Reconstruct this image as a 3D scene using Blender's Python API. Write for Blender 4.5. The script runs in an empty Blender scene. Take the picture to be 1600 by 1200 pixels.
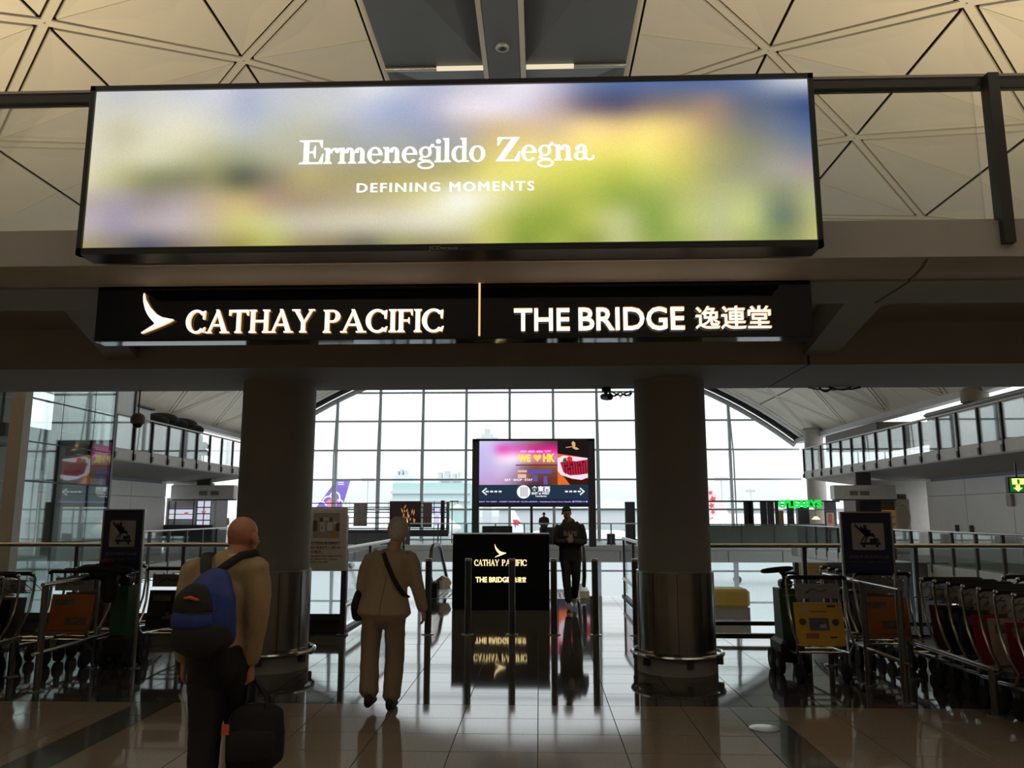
import bpy, bmesh, math, random
from math import sin, cos, tan, pi, sqrt, atan2, radians, asin
from mathutils import Vector, Matrix

random.seed(7)
S = bpy.context.scene
COL = S.collection

# ------------------------------------------------------------------ camera, sky, lights
FPX, PITCH, YAW = 1240.0, radians(9.3), radians(1.95)
CAMP = Vector((0, 0, 1.6))
FW = Vector((-sin(YAW) * cos(PITCH), cos(YAW) * cos(PITCH), sin(PITCH)))
RT = Vector((cos(YAW), sin(YAW), 0))
UP = RT.cross(FW)
cd = bpy.data.cameras.new('camera'); cam = bpy.data.objects.new('camera', cd); COL.objects.link(cam)
cd.sensor_fit = 'HORIZONTAL'; cd.sensor_width = 36.0; cd.lens = FPX * 36 / 1600
cd.clip_end = 5000; cd.clip_start = .05
cam.location = CAMP
cam.matrix_world = Matrix((RT, UP, -FW)).transposed().to_4x4()
cam.matrix_world.translation = CAMP
S.camera = cam

def ray(x, y): return FW + RT * ((x - 800) / FPX) + UP * ((600 - y) / FPX)
def atY(x, y, Y):
    d = ray(x, y); return CAMP + d * (Y / d.y)
def atZ(x, y, z=0):
    d = ray(x, y); return CAMP + d * ((z - 1.6) / d.z)
def atX(x, y, X):
    d = ray(x, y); return CAMP + d * (X / d.x)

w = bpy.data.worlds.new('sky'); S.world = w; w.use_nodes = True
nt = w.node_tree; nt.nodes.clear()
wo = nt.nodes.new('ShaderNodeOutputWorld'); bg = nt.nodes.new('ShaderNodeBackground')
tc = nt.nodes.new('ShaderNodeTexCoord'); sx = nt.nodes.new('ShaderNodeSeparateXYZ'); cr = nt.nodes.new('ShaderNodeValToRGB')
nt.links.new(tc.outputs['Generated'], sx.inputs[0]); nt.links.new(sx.outputs['Z'], cr.inputs[0])
nt.links.new(cr.outputs[0], bg.inputs[0]); nt.links.new(bg.outputs[0], wo.inputs[0])
e = cr.color_ramp.elements
e[0].position = 0.0; e[0].color = (.31, .335, .35, 1)
e[1].position = 1.0; e[1].color = (.98, .99, 1.0, 1)
for p_, c_ in ((.03, (.345, .37, .38)), (.06, (.43, .45, .455)), (.12, (.53, .54, .545)), (.25, (.62, .63, .64)), (.5, (.76, .77, .78))):
    k = e.new(p_); k.color = (*c_, 1)
bg.inputs[1].default_value = 2.75

def area(name, loc, rot, size, power, col, sy=None):
    l = bpy.data.lights.new(name, 'AREA'); l.energy = power; l.color = col; l.size = size
    if sy: l.shape = 'RECTANGLE'; l.size_y = sy
    o = bpy.data.objects.new(name, l); COL.objects.link(o); o.location = loc; o.rotation_euler = rot
    return o
WARM = (1.0, .79, .47)
UPR = (pi, 0, 0)
for x in (-9, 7.5): area('unseen_uplight', (x, 10.2, 4.0), UPR, 1.6, 365, WARM)
for x in (-6, 5): area('unseen_uplight', (x, 1.0, 4.2), UPR, 1.6, 230, (1.0, .92, .80))  # this pair and the next are unseen, added for ambient fill
for x in (-6, 5): area('unseen_uplight', (x, -7.0, 4.2), UPR, 1.6, 190, (1.0, .92, .80))
pt = area('window_portal', (-.5, 48.2, 2.2), (-pi / 2, 0, 0), 33, 1, (1, 1, 1), 18); pt.data.cycles.is_portal = True

vs = S.view_settings; vs.view_transform = 'Standard'; vs.look = 'None'; vs.gamma = 1; vs.use_curve_mapping = False
vs.exposure = 0.22
S.cycles.use_denoising = True
S.cycles.max_bounces = 8; S.cycles.transparent_max_bounces = 24; S.cycles.glossy_bounces = 5; S.cycles.diffuse_bounces = 4
S.cycles.sample_clamp_indirect = 6
S.cycles.caustics_reflective = False; S.cycles.caustics_refractive = False

# ------------------------------------------------------------------ materials
def lin(c):
    return tuple(((v / 255 + .055) / 1.055) ** 2.4 if v > 10 else v / 255 / 12.92 for v in c)
MATS = {}
def mat(name, col, rough=.5, metal=0.0, spec=.5, var=.12, scale=6.0, emit=0.0, bump=0.0, coat=0.0, ior=1.5):
    if name in MATS: return MATS[name]
    m = bpy.data.materials.new(name); m.use_nodes = True
    t = m.node_tree; b = t.nodes['Principled BSDF']
    b.inputs['Roughness'].default_value = rough; b.inputs['Metallic'].default_value = metal
    b.inputs['Specular IOR Level'].default_value = spec; b.inputs['IOR'].default_value = ior
    b.inputs['Coat Weight'].default_value = coat
    b.inputs['Base Color'].default_value = (*col, 1)
    if var > 0:
        n = t.nodes.new('ShaderNodeTexNoise'); n.inputs['Scale'].default_value = scale; n.inputs['Detail'].default_value = 5
        tcn = t.nodes.new('ShaderNodeTexCoord'); t.links.new(tcn.outputs['Object'], n.inputs['Vector'])
        mx = t.nodes.new('ShaderNodeMixRGB'); mx.inputs[1].default_value = (*[v * (1 - var) for v in col], 1)
        mx.inputs[2].default_value = (*[min(1, v * (1 + var)) for v in col], 1)
        t.links.new(n.outputs['Fac'], mx.inputs[0]); t.links.new(mx.outputs[0], b.inputs['Base Color'])
        if bump:
            bp = t.nodes.new('ShaderNodeBump'); bp.inputs['Strength'].default_value = bump; bp.inputs['Distance'].default_value = .01
            t.links.new(n.outputs['Fac'], bp.inputs['Height']); t.links.new(bp.outputs[0], b.inputs['Normal'])
    if emit:
        b.inputs['Emission Color'].default_value = (*col, 1); b.inputs['Emission Strength'].default_value = emit
    MATS[name] = m; return m
def emat(name, col, st=1.0):
    if name in MATS: return MATS[name]
    m = bpy.data.materials.new(name); m.use_nodes = True; t = m.node_tree; t.nodes.clear()
    o = t.nodes.new('ShaderNodeOutputMaterial'); em = t.nodes.new('ShaderNodeEmission')
    em.inputs[0].default_value = (*col, 1); em.inputs[1].default_value = st
    t.links.new(em.outputs[0], o.inputs[0]); MATS[name] = m; return m
def vmat(name, st=1.0, grain=0.0):
    m = bpy.data.materials.new(name); m.use_nodes = True; t = m.node_tree; t.nodes.clear()
    o = t.nodes.new('ShaderNodeOutputMaterial'); em = t.nodes.new('ShaderNodeEmission')
    a = t.nodes.new('ShaderNodeVertexColor'); a.layer_name = 'Col'
    src = a.outputs[0]
    if grain:
        n = t.nodes.new('ShaderNodeTexNoise'); n.inputs['Scale'].default_value = 260; n.inputs['Detail'].default_value = 2
        tcn = t.nodes.new('ShaderNodeTexCoord'); t.links.new(tcn.outputs['Object'], n.inputs['Vector'])
        mr = t.nodes.new('ShaderNodeMapRange'); mr.inputs[1].default_value = .3; mr.inputs[2].default_value = .7
        mr.inputs[3].default_value = 1 - grain; mr.inputs[4].default_value = 1 + grain
        t.links.new(n.outputs['Fac'], mr.inputs[0])
        mm = t.nodes.new('ShaderNodeVectorMath'); mm.operation = 'SCALE'
        t.links.new(src, mm.inputs[0]); t.links.new(mr.outputs[0], mm.inputs['Scale']); src = mm.outputs[0]
    t.links.new(src, em.inputs[0]); em.inputs[1].default_value = st
    t.links.new(em.outputs[0], o.inputs[0]); MATS[name] = m; return m
def glass(name, tint=(.9, .96, .95), refl=1.0, base=.03):
    if name in MATS: return MATS[name]
    m = bpy.data.materials.new(name); m.use_nodes = True; t = m.node_tree; t.nodes.clear()
    o = t.nodes.new('ShaderNodeOutputMaterial'); mx = t.nodes.new('ShaderNodeMixShader')
    tr = t.nodes.new('ShaderNodeBsdfTransparent'); tr.inputs[0].default_value = (*tint, 1)
    gl = t.nodes.new('ShaderNodeBsdfGlossy'); gl.inputs[1].default_value = 0.02
    fr = t.nodes.new('ShaderNodeFresnel'); fr.inputs[0].default_value = 1.52
    ma = t.nodes.new('ShaderNodeMath'); ma.operation = 'MULTIPLY_ADD'; ma.inputs[1].default_value = refl; ma.inputs[2].default_value = base
    ma.use_clamp = True
    t.links.new(fr.outputs[0], ma.inputs[0]); t.links.new(ma.outputs[0], mx.inputs[0])
    t.links.new(tr.outputs[0], mx.inputs[1]); t.links.new(gl.outputs[0], mx.inputs[2]); t.links.new(mx.outputs[0], o.inputs[0])
    MATS[name] = m; return m

BLACK = mat('black_paint', (.012, .012, .012), .45)
BGLASS = mat('black_gloss_panel', (.006, .006, .007), .06, var=0)
STEEL = mat('brushed_steel', (.50, .49, .47), .28, 1.0, scale=20)
CHROME = mat('polished_steel', (.72, .72, .72), .12, 1.0, var=.05)
DSTEEL = mat('dark_steel', (.09, .09, .095), .4, .6)
CONC = mat('painted_concrete', (.28, .26, .235), .75, scale=2, bump=.05)
CONCD = mat('soffit_paint', (.36, .355, .345), .8, scale=1.5)
FASC = mat('fascia_paint', (.52, .51, .50), .6, scale=2)
COLP = mat('column_paint', (.36, .355, .345), .7, scale=1.5)
WHITE = mat('white_panel', (.86, .855, .83), .5, scale=1.2, var=.06)
GREY = mat('grey_panel', (.36, .36, .35), .5)
DGREY = mat('dark_grey', (.06, .06, .062), .5)
MGREY = mat('mid_grey', (.18, .18, .18), .5)
CEIL = mat('beige_ceiling_panel', (.74, .69, .585), .6, scale=.5, var=.05)
CEILD = mat('ceiling_joint_void', (.02, .015, .01), .9)
SKYL = mat('skylight_dark_panel', (.085, .095, .105), .5, scale=1)
RAILB = mat('dark_rail', (.05, .048, .046), .35, .3)
GL = glass('balustrade_glass', (.94, .97, .965), .5, .01)
WGL = glass('window_glass', (.95, .98, .98), .6, .0)
TGL = glass('teal_glass', (.86, .94, .93), .42, .0)
WRITE = emat('white_letter_light', (1, 1, 1), 1.0)
GOLDL = emat('warm_letter_light', (1.0, .94, .78), 1.25)
GOLDE = emat('warm_letter_edge', (1.0, .46, .12), .9)
RUBBER = mat('black_rubber', (.015, .015, .015), .7)

# ------------------------------------------------------------------ object helpers
OFF = {}
class MB:
    def __init__(s): s.v = []; s.f = []; s.mi = []; s.m = 0
    def add(s, vs, fs):
        b = len(s.v); s.v += [tuple(p) for p in vs]; s.f += [tuple(i + b for i in f) for f in fs]; s.mi += [s.m] * len(fs); return s
    def mat(s, i): s.m = i; return s
    def box(s, x0, x1, y0, y1, z0, z1):
        return s.hexa([(x0, y0, z0), (x1, y0, z0), (x1, y1, z0), (x0, y1, z0), (x0, y0, z1), (x1, y0, z1), (x1, y1, z1), (x0, y1, z1)])
    def hexa(s, p): return s.add(p, [(0, 3, 2, 1), (4, 5, 6, 7), (0, 1, 5, 4), (1, 2, 6, 5), (2, 3, 7, 6), (3, 0, 4, 7)])
    def bbox(s, x0, x1, y0, y1, z0, z1, r=.01):      # box with chamfered vertical + top edges
        p = [(x0 + r, y0), (x1 - r, y0), (x1, y0 + r), (x1, y1 - r), (x1 - r, y1), (x0 + r, y1), (x0, y1 - r), (x0, y0 + r)]
        cx, cy = (x0 + x1) / 2, (y0 + y1) / 2
        kx, ky = 1 - 2 * r / max(x1 - x0, 1e-6), 1 - 2 * r / max(y1 - y0, 1e-6)
        q = [(cx + (a - cx) * kx, cy + (b - cy) * ky) for a, b in p]
        rings = [[(a, b, z0) for a, b in q], [(a, b, z0 + r) for a, b in p], [(a, b, z1 - r) for a, b in p], [(a, b, z1) for a, b in q]]
        return s.rings(rings)
    def rings(s, rings, cap=True, closed=False):
        n = len(rings[0]); vs = [p for r in rings for p in r]; fs = []
        R = len(rings)
        for i in range(R - 1 + (1 if closed else 0)):
            a, b = i * n, ((i + 1) % R) * n
            for j in range(n):
                k = (j + 1) % n; fs.append((a + j, a + k, b + k, b + j))
        if cap and not closed: fs.append(tuple(range(n - 1, -1, -1))); fs.append(tuple((R - 1) * n + j for j in range(n)))
        return s.add(vs, fs)
    def tube(s, pts, r, n=8, closed=False, side=None):
        P = [Vector(p) for p in pts]; m = len(P); rings = []; up = None
        for i in range(m):
            if closed: d = P[(i + 1) % m] - P[i - 1]
            else: d = P[min(i + 1, m - 1)] - P[max(i - 1, 0)]
            d.normalize()
            if side is not None: u = Vector(side)
            elif up is None: u = Vector((0, 0, 1)) if abs(d.z) < .9 else Vector((1, 0, 0))
            else: u = up
            u = (u - d * u.dot(d))
            if u.length < 1e-5: u = d.orthogonal()
            u.normalize(); up = u; v = d.cross(u)
            rr = r[i] if isinstance(r, (list, tuple)) else r
            a, b = rr if isinstance(rr, (list, tuple)) else (rr, rr)
            rings.append([P[i] + u * (a * cos(2 * pi * j / n)) + v * (b * sin(2 * pi * j / n)) for j in range(n)])
        return s.rings(rings, closed=closed)
    def cyl(s, p0, p1, r, n=12): return s.tube([p0, p1], r, n)
    def lathe(s, prof, c=(0, 0, 0), n=32):
        rings = [[(c[0] + r * cos(2 * pi * j / n), c[1] + r * sin(2 * pi * j / n), c[2] + z) for j in range(n)] for r, z in prof]
        return s.rings(rings)
    def ell(s, c, r, n=12, m=8):
        rings = []
        for i in range(1, m):
            a = -pi / 2 + pi * i / m
            rings.append([(c[0] + r[0] * cos(a) * cos(2 * pi * j / n), c[1] + r[1] * cos(a) * sin(2 * pi * j / n), c[2] + r[2] * sin(a)) for j in range(n)])
        return s.rings(rings)
    def prism(s, poly, o, ax, ay, depth):            # polygon in plane (ax, ay) through o, extruded by vector depth
        o, ax, ay, dp = Vector(o), Vector(ax), Vector(ay), Vector(depth)
        a = [o + ax * p[0] + ay * p[1] for p in poly]; n = len(a)
        fs = [tuple(range(n)), tuple(range(2 * n - 1, n - 1, -1))] + [(i, i + n, (i + 1) % n + n, (i + 1) % n) for i in range(n)]
        return s.add(a + [p + dp for p in a], fs)
    def build(s, name, m, parent=None, smooth=False, **props):
        off = OFF.get(parent.name, Vector()) if parent else Vector()
        me = bpy.data.meshes.new(name); me.from_pydata([Vector(p) - off for p in s.v], [], s.f)
        ms = m if isinstance(m, (list, tuple)) else [m]
        for x in ms: me.materials.append(x)
        if len(ms) > 1: me.polygons.foreach_set('material_index', s.mi)
        bm = bmesh.new(); bm.from_mesh(me); bmesh.ops.recalc_face_normals(bm, faces=bm.faces); bm.to_mesh(me); bm.free()
        if smooth:
            me.polygons.foreach_set('use_smooth', [True] * len(me.polygons))
            try: me.set_sharp_from_angle(angle=radians(40))
            except Exception: pass
        o = bpy.data.objects.new(name, me); COL.objects.link(o)
        if parent: o.parent = parent; OFF[o.name] = off
        for k_, v_ in props.items(): o[k_] = v_
        return o
def B(x0, x1, y0, y1, z0, z1): return MB().box(x0, x1, y0, y1, z0, z1)
def thing(name, label, cat, loc=(0, 0, 0), group=None, kind=None):
    o = bpy.data.objects.new(name, None); COL.objects.link(o); o.location = loc; o.empty_display_size = .1
    OFF[o.name] = Vector(loc); o['label'] = label; o['category'] = cat
    if group: o['group'] = group
    if kind: o['kind'] = kind
    return o
def tag(o, label, cat, group=None):
    o['label'] = label; o['category'] = cat
    if group: o['group'] = group
    return o
def single(mb, name, m, label, cat, group=None, smooth=False):
    return tag(mb.build(name, m, None, smooth), label, cat, group)
def struct(mb, name, m, parent=None, **k):
    o = mb.build(name, m, parent, **k)
    if not parent: o['kind'] = 'structure'
    return o
def dup(root, loc, rotz=0, label=None, group=None):
    r = root.copy(); COL.objects.link(r); r.location = loc; r.rotation_euler = (0, 0, rotz)
    if label: r['label'] = label
    if group: r['group'] = group
    for ch in list(root.children):
        c = ch.copy(); COL.objects.link(c); c.parent = r
        for g in ch.children:
            d = g.copy(); COL.objects.link(d); d.parent = c
    return r
def remat(root, part, m):
    for ch in root.children:
        if ch.name.split('.')[0] == part:
            ch.material_slots[0].link = 'OBJECT'; ch.material_slots[0].material = m
def inst(me_obj, loc, parent, rot=(0, 0, 0)):      # another piece sharing the mesh of me_obj
    o = bpy.data.objects.new(me_obj.name.split('.')[0], me_obj.data); COL.objects.link(o); o.parent = parent
    o.location = Vector(loc); o.rotation_euler = rot
    return o

# text -> mesh, fitted in a rectangle o + ax*[0..w] + ay*[0..h]
def text_mesh(body, off=0.0, ext=0.0, res=3, sp=1.0):
    c = bpy.data.curves.new('lettering', 'FONT'); c.body = body; c.size = 1; c.offset = off; c.extrude = ext; c.resolution_u = res; c.space_character = sp
    o = bpy.data.objects.new('lettering', c); COL.objects.link(o)
    me = bpy.data.meshes.new_from_object(o.evaluated_get(bpy.context.evaluated_depsgraph_get()))
    v = [p.co.copy() for p in me.vertices]; f = [tuple(p.vertices) for p in me.polygons]
    bpy.data.objects.remove(o); bpy.data.curves.remove(c); bpy.data.meshes.remove(me)
    return v, f
def fit_text(mb, body, o, ax, ay, w, h, nrm, off=0.0, ext=0.0, sp=1.0):
    v, f = text_mesh(body, off, ext, 3, sp)
    if not v: return mb
    x0, x1 = min(p.x for p in v), max(p.x for p in v); y0, y1 = min(p.y for p in v), max(p.y for p in v); z0 = min(p.z for p in v)
    o, ax, ay, nrm = Vector(o), Vector(ax), Vector(ay), Vector(nrm)
    mb.add([o + ax * ((p.x - x0) / (x1 - x0) * w) + ay * ((p.y - y0) / (y1 - y0) * h) + nrm * (p.z - z0) for p in v], f)
    return mb
AX, AZ, NY = Vector((1, 0, 0)), Vector((0, 0, 1)), Vector((0, -1, 0))
def px_text(mb, body, x0, y0, x1, y1, Y, off=0.0, ext=0.0, sp=1.0):   # text filling the rectangle seen at these picture points on the plane Y
    a = atY(x0, y1, Y); b = atY(x1, y0, Y)
    return fit_text(mb, body, a, AX, AZ, b.x - a.x, b.z - a.z, NY, off, ext, sp)

# serif letters drawn from strokes (cap height 1)
def arcq(cx, cy, rx, ry, a0, a1, tx, ty, n=20):
    q = []; 
    for i in range(n):
        p = []
        for t, k in ((i, 0), (i + 1, 0), (i + 1, 1), (i, 1)):
            a = radians(a0 + (a1 - a0) * t / n)
            p.append((cx + (rx - k * tx) * cos(a), cy + (ry - k * ty) * sin(a)))
        q.append(p)
    return q
def rc(x0, x1, y0, y1): return [(x0, y0), (x1, y0), (x1, y1), (x0, y1)]
def disc(cx, cy, r, n=14): return [(cx + r * cos(2 * pi * i / n), cy + r * sin(2 * pi * i / n)) for i in range(n)]
def stem(x, w_, y0=0, y1=1, s=.07, t=.055, top=True, bot=True, lt=None, rt=None):
    o = [rc(x, x + w_, y0, y1)]
    if bot: o += [[(x - s, y0), (x + w_ + s, y0), (x + w_ + s, y0 + t * .7), (x + w_, y0 + t * 1.8), (x, y0 + t * 1.8), (x - s, y0 + t * .7)]]
    if top:
        l = s if lt is None else lt; r = s if rt is None else rt
        o += [[(x - l, y1), (x - l, y1 - t * .7), (x, y1 - t * 1.8), (x + w_, y1 - t * 1.8), (x + w_ + r, y1 - t * .7), (x + w_ + r, y1)]]
    return o
def G(ch):
    K, T = .17, .075
    if ch == 'C': return arcq(.46, .5, .46, .52, 42, 318, .19, .10) + [[(.74, .60), (.82, .60), (.84, .98), (.72, .93)], [(.66, .06), (.80, .02), (.86, .26), (.80, .24)]], .90
    if ch == 'A': return [[(.06, 0), (.15, 0), (.50, .86), (.46, 1.0)], [(.40, 1.02), (.53, 1.02), (.92, 0), (.70, 0)], rc(.22, .72, .30, .38), rc(-.02, .24, 0, .055), rc(.60, 1.0, 0, .055)], .98
    if ch == 'T': return stem(.34, K, top=False) + [[(0, .90), (.85, .90), (.85, 1), (0, 1)], [(0, .76), (.06, .76), (.11, .92), (0, 1)], [(.85, .76), (.79, .76), (.74, .92), (.85, 1)]], .88
    if ch == 'H': return stem(.08, K) + stem(.66, K) + [rc(.2, .7, .46, .55)], .93
    if ch == 'Y': return stem(.37, K, 0, .46, top=False) + [[(.03, 1), (.24, 1), (.53, .42), (.37, .42)], [(.78, 1), (.88, 1), (.54, .42), (.44, .42)], rc(-.04, .31, .945, 1), rc(.68, .95, .945, 1)], .88
    if ch == 'P': return stem(.08, K, rt=0) + arcq(.38, .725, .30, .275, -90, 90, .18, .08) + [rc(.2, .4, .92, 1), rc(.2, .4, .45, .53)], .72
    if ch == 'I': return stem(.08, K), .33
    if ch == 'F': return stem(.08, K, rt=0) + [rc(.2, .62, .91, 1), [(.62, .74), (.57, .74), (.53, .92), (.62, 1)], rc(.2, .5, .47, .55), [(.5, .38), (.46, .38), (.44, .5), (.44, .53), (.46, .64), (.5, .64)]], .66
    X, k, t = .66, .155, .06                       # lower case
    if ch == 'E': return stem(.16, .2, s=.16, rt=0) + [rc(.3, .84, .93, 1), rc(.3, .84, 0, .07), rc(.3, .56, .46, .53), [(.84, .68), (.80, .68), (.70, .95), (.84, 1)], [(.88, .42), (.84, .42), (.70, .05), (.86, 0)], [(.6, .24), (.56, .24), (.50, .46), (.50, .53), (.56, .76), (.6, .76)]], .90
    if ch == 'i': return stem(.06, k, 0, X, rt=0) + [disc(.13, .87, .095)], .30
    if ch == 'l': return stem(.06, k, 0, 1, rt=0), .30
    if ch == 'r': return stem(.06, k, 0, X, rt=0) + arcq(.40, .44, .21, .22, 40, 180, .10, .08) + [disc(.47, .53, .085)], .52
    if ch == 'n': return stem(.06, k, 0, X, rt=0) + stem(.42, k, 0, .46, top=False) + arcq(.39, .44, .185, .225, 0, 180, .155, .085), .67
    if ch == 'm': return G('n')[0] + stem(.78, k, 0, .46, top=False) + arcq(.75, .44, .185, .225, 0, 180, .155, .085), 1.03
    if ch == 'e': return arcq(.28, .33, .28, .345, 0, 320, .15, .07, 26) + [rc(.10, .55, .33, .39)], .57
    if ch == 'o': return arcq(.29, .33, .29, .345, 0, 360, .155, .065, 28), .60
    if ch == 'd': return arcq(.28, .33, .28, .345, 60, 300, .155, .07, 22) + stem(.38, k, 0, 1, top=True, bot=False, rt=0) + [rc(.4, .62, 0, .055)], .63
    if ch == 'g': return arcq(.27, .43, .23, .235, 0, 360, .12, .06, 24) + arcq(.29, -.10, .30, .175, 0, 360, .09, .07, 26) + [[(.10, .24), (.20, .22), (.16, .13), (.44, .10), (.50, .03), (.36, .04), (.04, .10), (.04, .17)], disc(.52, .70, .07), [(.38, .60), (.46, .72), (.52, .66), (.44, .56)]], .60
    if ch == 'a': return stem(.34, k, .04, .46, top=False, bot=False) + arcq(.29, .44, .205, .225, 0, 150, .155, .08) + [disc(.15, .49, .085)] + arcq(.24, .19, .22, .19, 60, 330, .14, .065) + arcq(.58, .12, .16, .13, 180, 330, .10, .07) + [rc(.66, .74, .06, .2)], .74
    if ch == 'Z': return [[(.02, 0), (.27, 0), (.88, 1), (.62, 1)], rc(.1, .85, .93, 1), rc(.05, .86, 0, .07), [(.08, 1), (.08, .66), (.13, .66), (.28, .95)], [(.86, 0), (.90, .40), (.84, .40), (.66, .04)]], .92
    return [], .32
def serif(mb, s, x0, y0, x1, y1, Y, depth, track=.05, ymin=0.0, ymax=1.0):
    polys = []; x = 0
    for ch in s:
        g, a = G(ch)
        for p in g: polys.append([(q[0] + x, q[1]) for q in p])
        x += a + track
    xs = [q[0] for p in polys for q in p]; lo, hi = min(xs), max(xs)
    a = atY(x0, y1, Y); b = atY(x1, y0, Y); sx_ = (b.x - a.x) / (hi - lo); sz = (b.z - a.z) / (ymax - ymin)
    for i, p in enumerate(polys):
        mb.prism([((q[0] - lo) * sx_, (q[1] - ymin) * sz) for q in p], a + Vector((0, -.0002 * (i % 5), 0)), AX, AZ, (0, depth, 0))
    return mb
WING = [(.01, 1), (.06, .85), (.22, .655), (.44, .48), (.66, .394), (.875, .36), (1.0, .345), (1, .32), (.90, .275), (.69, .20), (.375, .10), (.03, 0), (.01, .025), (.22, .13), (.38, .21), (.425, .245), (.36, .295), (.25, .384), (.15, .49), (.08, .60), (.01, .778), (-.01, .926)]
def wing(mb, x0, y0, x1, y1, Y, depth):
    a = atY(x0, y1, Y); b = atY(x1, y0, Y)
    return mb.prism([(p[0] * (b.x - a.x), p[1] * (b.z - a.z)) for p in WING], a, AX, AZ, (0, depth, 0))

# ================================================================== the setting
# ---- floor: polished granite, tan near the camera, dark under the bridge
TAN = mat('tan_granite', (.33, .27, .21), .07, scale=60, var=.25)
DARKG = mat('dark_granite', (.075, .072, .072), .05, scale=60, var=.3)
STRIPEG = mat('charcoal_granite', (.10, .098, .095), .09, scale=60, var=.2)
JOINT = mat('floor_joint', (.03, .028, .025), .5)
floor = bpy.data.objects.new('floor', None); COL.objects.link(floor); floor['kind'] = 'structure'; OFF['floor'] = Vector()
FE = 11.25                                            # edge of the void
LX0, LX1, LY = -2.8, 1.75, 16.2                       # landing that runs out to the escalators
fb = MB().box(-17, 17, -12, FE, -.5, -.012).box(LX0, LX1, FE, LY, -.5, -.012)
fb.build('floor_slab', JOINT, floor)
TX, TYD = .60, .45
YB = 7.08
tile_me = {}
def tile(x, y, m, nx=TX, ny=TYD):
    key = (m.name, round(nx, 3), round(ny, 3))
    if key not in tile_me:
        g = .0025
        o = MB().hexa([(g, g, -.02), (nx - g, g, -.02), (nx - g, ny - g, -.02), (g, ny - g, -.02),
                       (g + .001, g + .001, 0), (nx - g - .001, g + .001, 0), (nx - g - .001, ny - g - .001, 0), (g + .001, ny - g - .001, 0)])
        t = o.build('tile', m, floor); tile_me[key] = t
    else: t = inst(tile_me[key], (0, 0, 0), floor)
    t.location = (x, y, 0)
    t.rotation_euler = (random.gauss(0, .0006), random.gauss(0, .0006), 0)
far = {DARKG.name: MB(), TAN.name: MB(), STRIPEG.name: MB()}
def far_tile(x0, x1, y0, y1, m): far[m.name].box(x0 + .0025, x1 - .0025, y0 + .0025, y1 - .0025, -.02, 0)
ntile = 0
STR0 = (-3.46, 1.58)                               # two charcoal strips running away from the camera
XE = [-.62 + c * TX for c in range(-28, 29)]
for s_ in STR0: XE = [x for x in XE if x < s_ - .15 or x > s_ + .32 + .15] + [s_, s_ + .32]
XE.sort()
rows = [YB - TYD * (i + 1) for i in range(44)]
for r, y in enumerate(rows):
    for x, x1 in zip(XE[:-1], XE[1:]):
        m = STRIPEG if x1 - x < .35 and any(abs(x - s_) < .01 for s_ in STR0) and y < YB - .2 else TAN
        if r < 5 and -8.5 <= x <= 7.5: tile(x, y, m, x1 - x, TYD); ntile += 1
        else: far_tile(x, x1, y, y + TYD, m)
y = YB; r = 0
while y < FE - .05:
    y1 = min(y + TYD, FE)
    for c in range(-28, 28):
        x = -.62 + c * TX
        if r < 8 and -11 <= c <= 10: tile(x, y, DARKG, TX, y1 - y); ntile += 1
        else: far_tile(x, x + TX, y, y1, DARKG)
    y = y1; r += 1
y = FE
while y < LY - .05:
    y1 = min(y + TYD, LY); x = LX0
    while x < LX1 - .05:
        x1 = min(x + TX, LX1); far_tile(x, x1, y, y1, DARKG); x = x1
    y = y1
for nm, b in far.items():
    if b.v: b.build('tile_field', MATS[nm], floor)['kind'] = 'stuff'
lid = atZ(1195, 1138)
single(MB().lathe([(.0, .0), (.115, 0), (.115, .002), (.10, .004), (0, .004)], (lid.x, lid.y, .0005), 28), 'floor_socket_lid', STEEL,
       'round steel floor socket lid set in the charcoal tile strip', 'floor socket', smooth=True)

# ---- walls of the near hall and the atrium
struct(B(-17.4, -17, -12, 20, -8, 7), 'wall_left', CONC)
struct(B(17, 17.4, -12, 20, -8, 7), 'wall_right', CONC)
struct(B(-17.4, 17.4, -12.4, -12, -1, 14), 'wall_back', CONC)  # unseen shell walls, closing the near hall so sky light does not flood in
LOWF = mat('lower_hall_floor', (.55, .56, .56), .12, scale=3)
struct(B(-22, 22, 11.3, 49.5, -8.4, -8), 'floor_lower_hall', LOWF)
struct(B(-17.2, 17.2, 10.9, 11.2, -8, -.5), 'wall_lower', CONC)

# ---- vaulted ceiling: triangular coffers on a barrel vault with joint strips
XC, RV, ZCR = -.72, 26.4, 11.85
ZC = ZCR - RV
HALF = 16.5; Y0V, Y1V = -12.0, 48.6
def vz(u, d=0.0): return ZC + sqrt((RV + d) ** 2 - u * u)
def vp(u, Y, d=0.0):
    n = Vector((u, 0, sqrt(RV * RV - u * u))).normalized()
    return Vector((XC + u, Y, vz(u))) + n * d
ceiling = bpy.data.objects.new('ceiling', None); COL.objects.link(ceiling); ceiling['kind'] = 'structure'; OFF['ceiling'] = Vector()
us = [-HALF + HALF * 2 * i / 48 for i in range(49)]
sh = MB()
ring0 = [vp(u, Y0V, .10) for u in us]; n = len(us)
sh.add([p for u in us for p in (vp(u, Y0V, .10), vp(u, Y1V, .10), vp(u, Y0V, .6), vp(u, Y1V, .6))],
       [f for i in range(n - 1) for f in ((4 * i, 4 * i + 1, 4 * i + 5, 4 * i + 4), (4 * i + 2, 4 * i + 6, 4 * i + 7, 4 * i + 3),
                                         (4 * i, 4 * i + 4, 4 * i + 6, 4 * i + 2), (4 * i + 1, 4 * i + 3, 4 * i + 7, 4 * i + 5))]
       + [(0, 2, 3, 1), (4 * n - 4, 4 * n - 3, 4 * n - 1, 4 * n - 2)])
sh.build('vault_shell', CEILD, ceiling)
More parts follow.
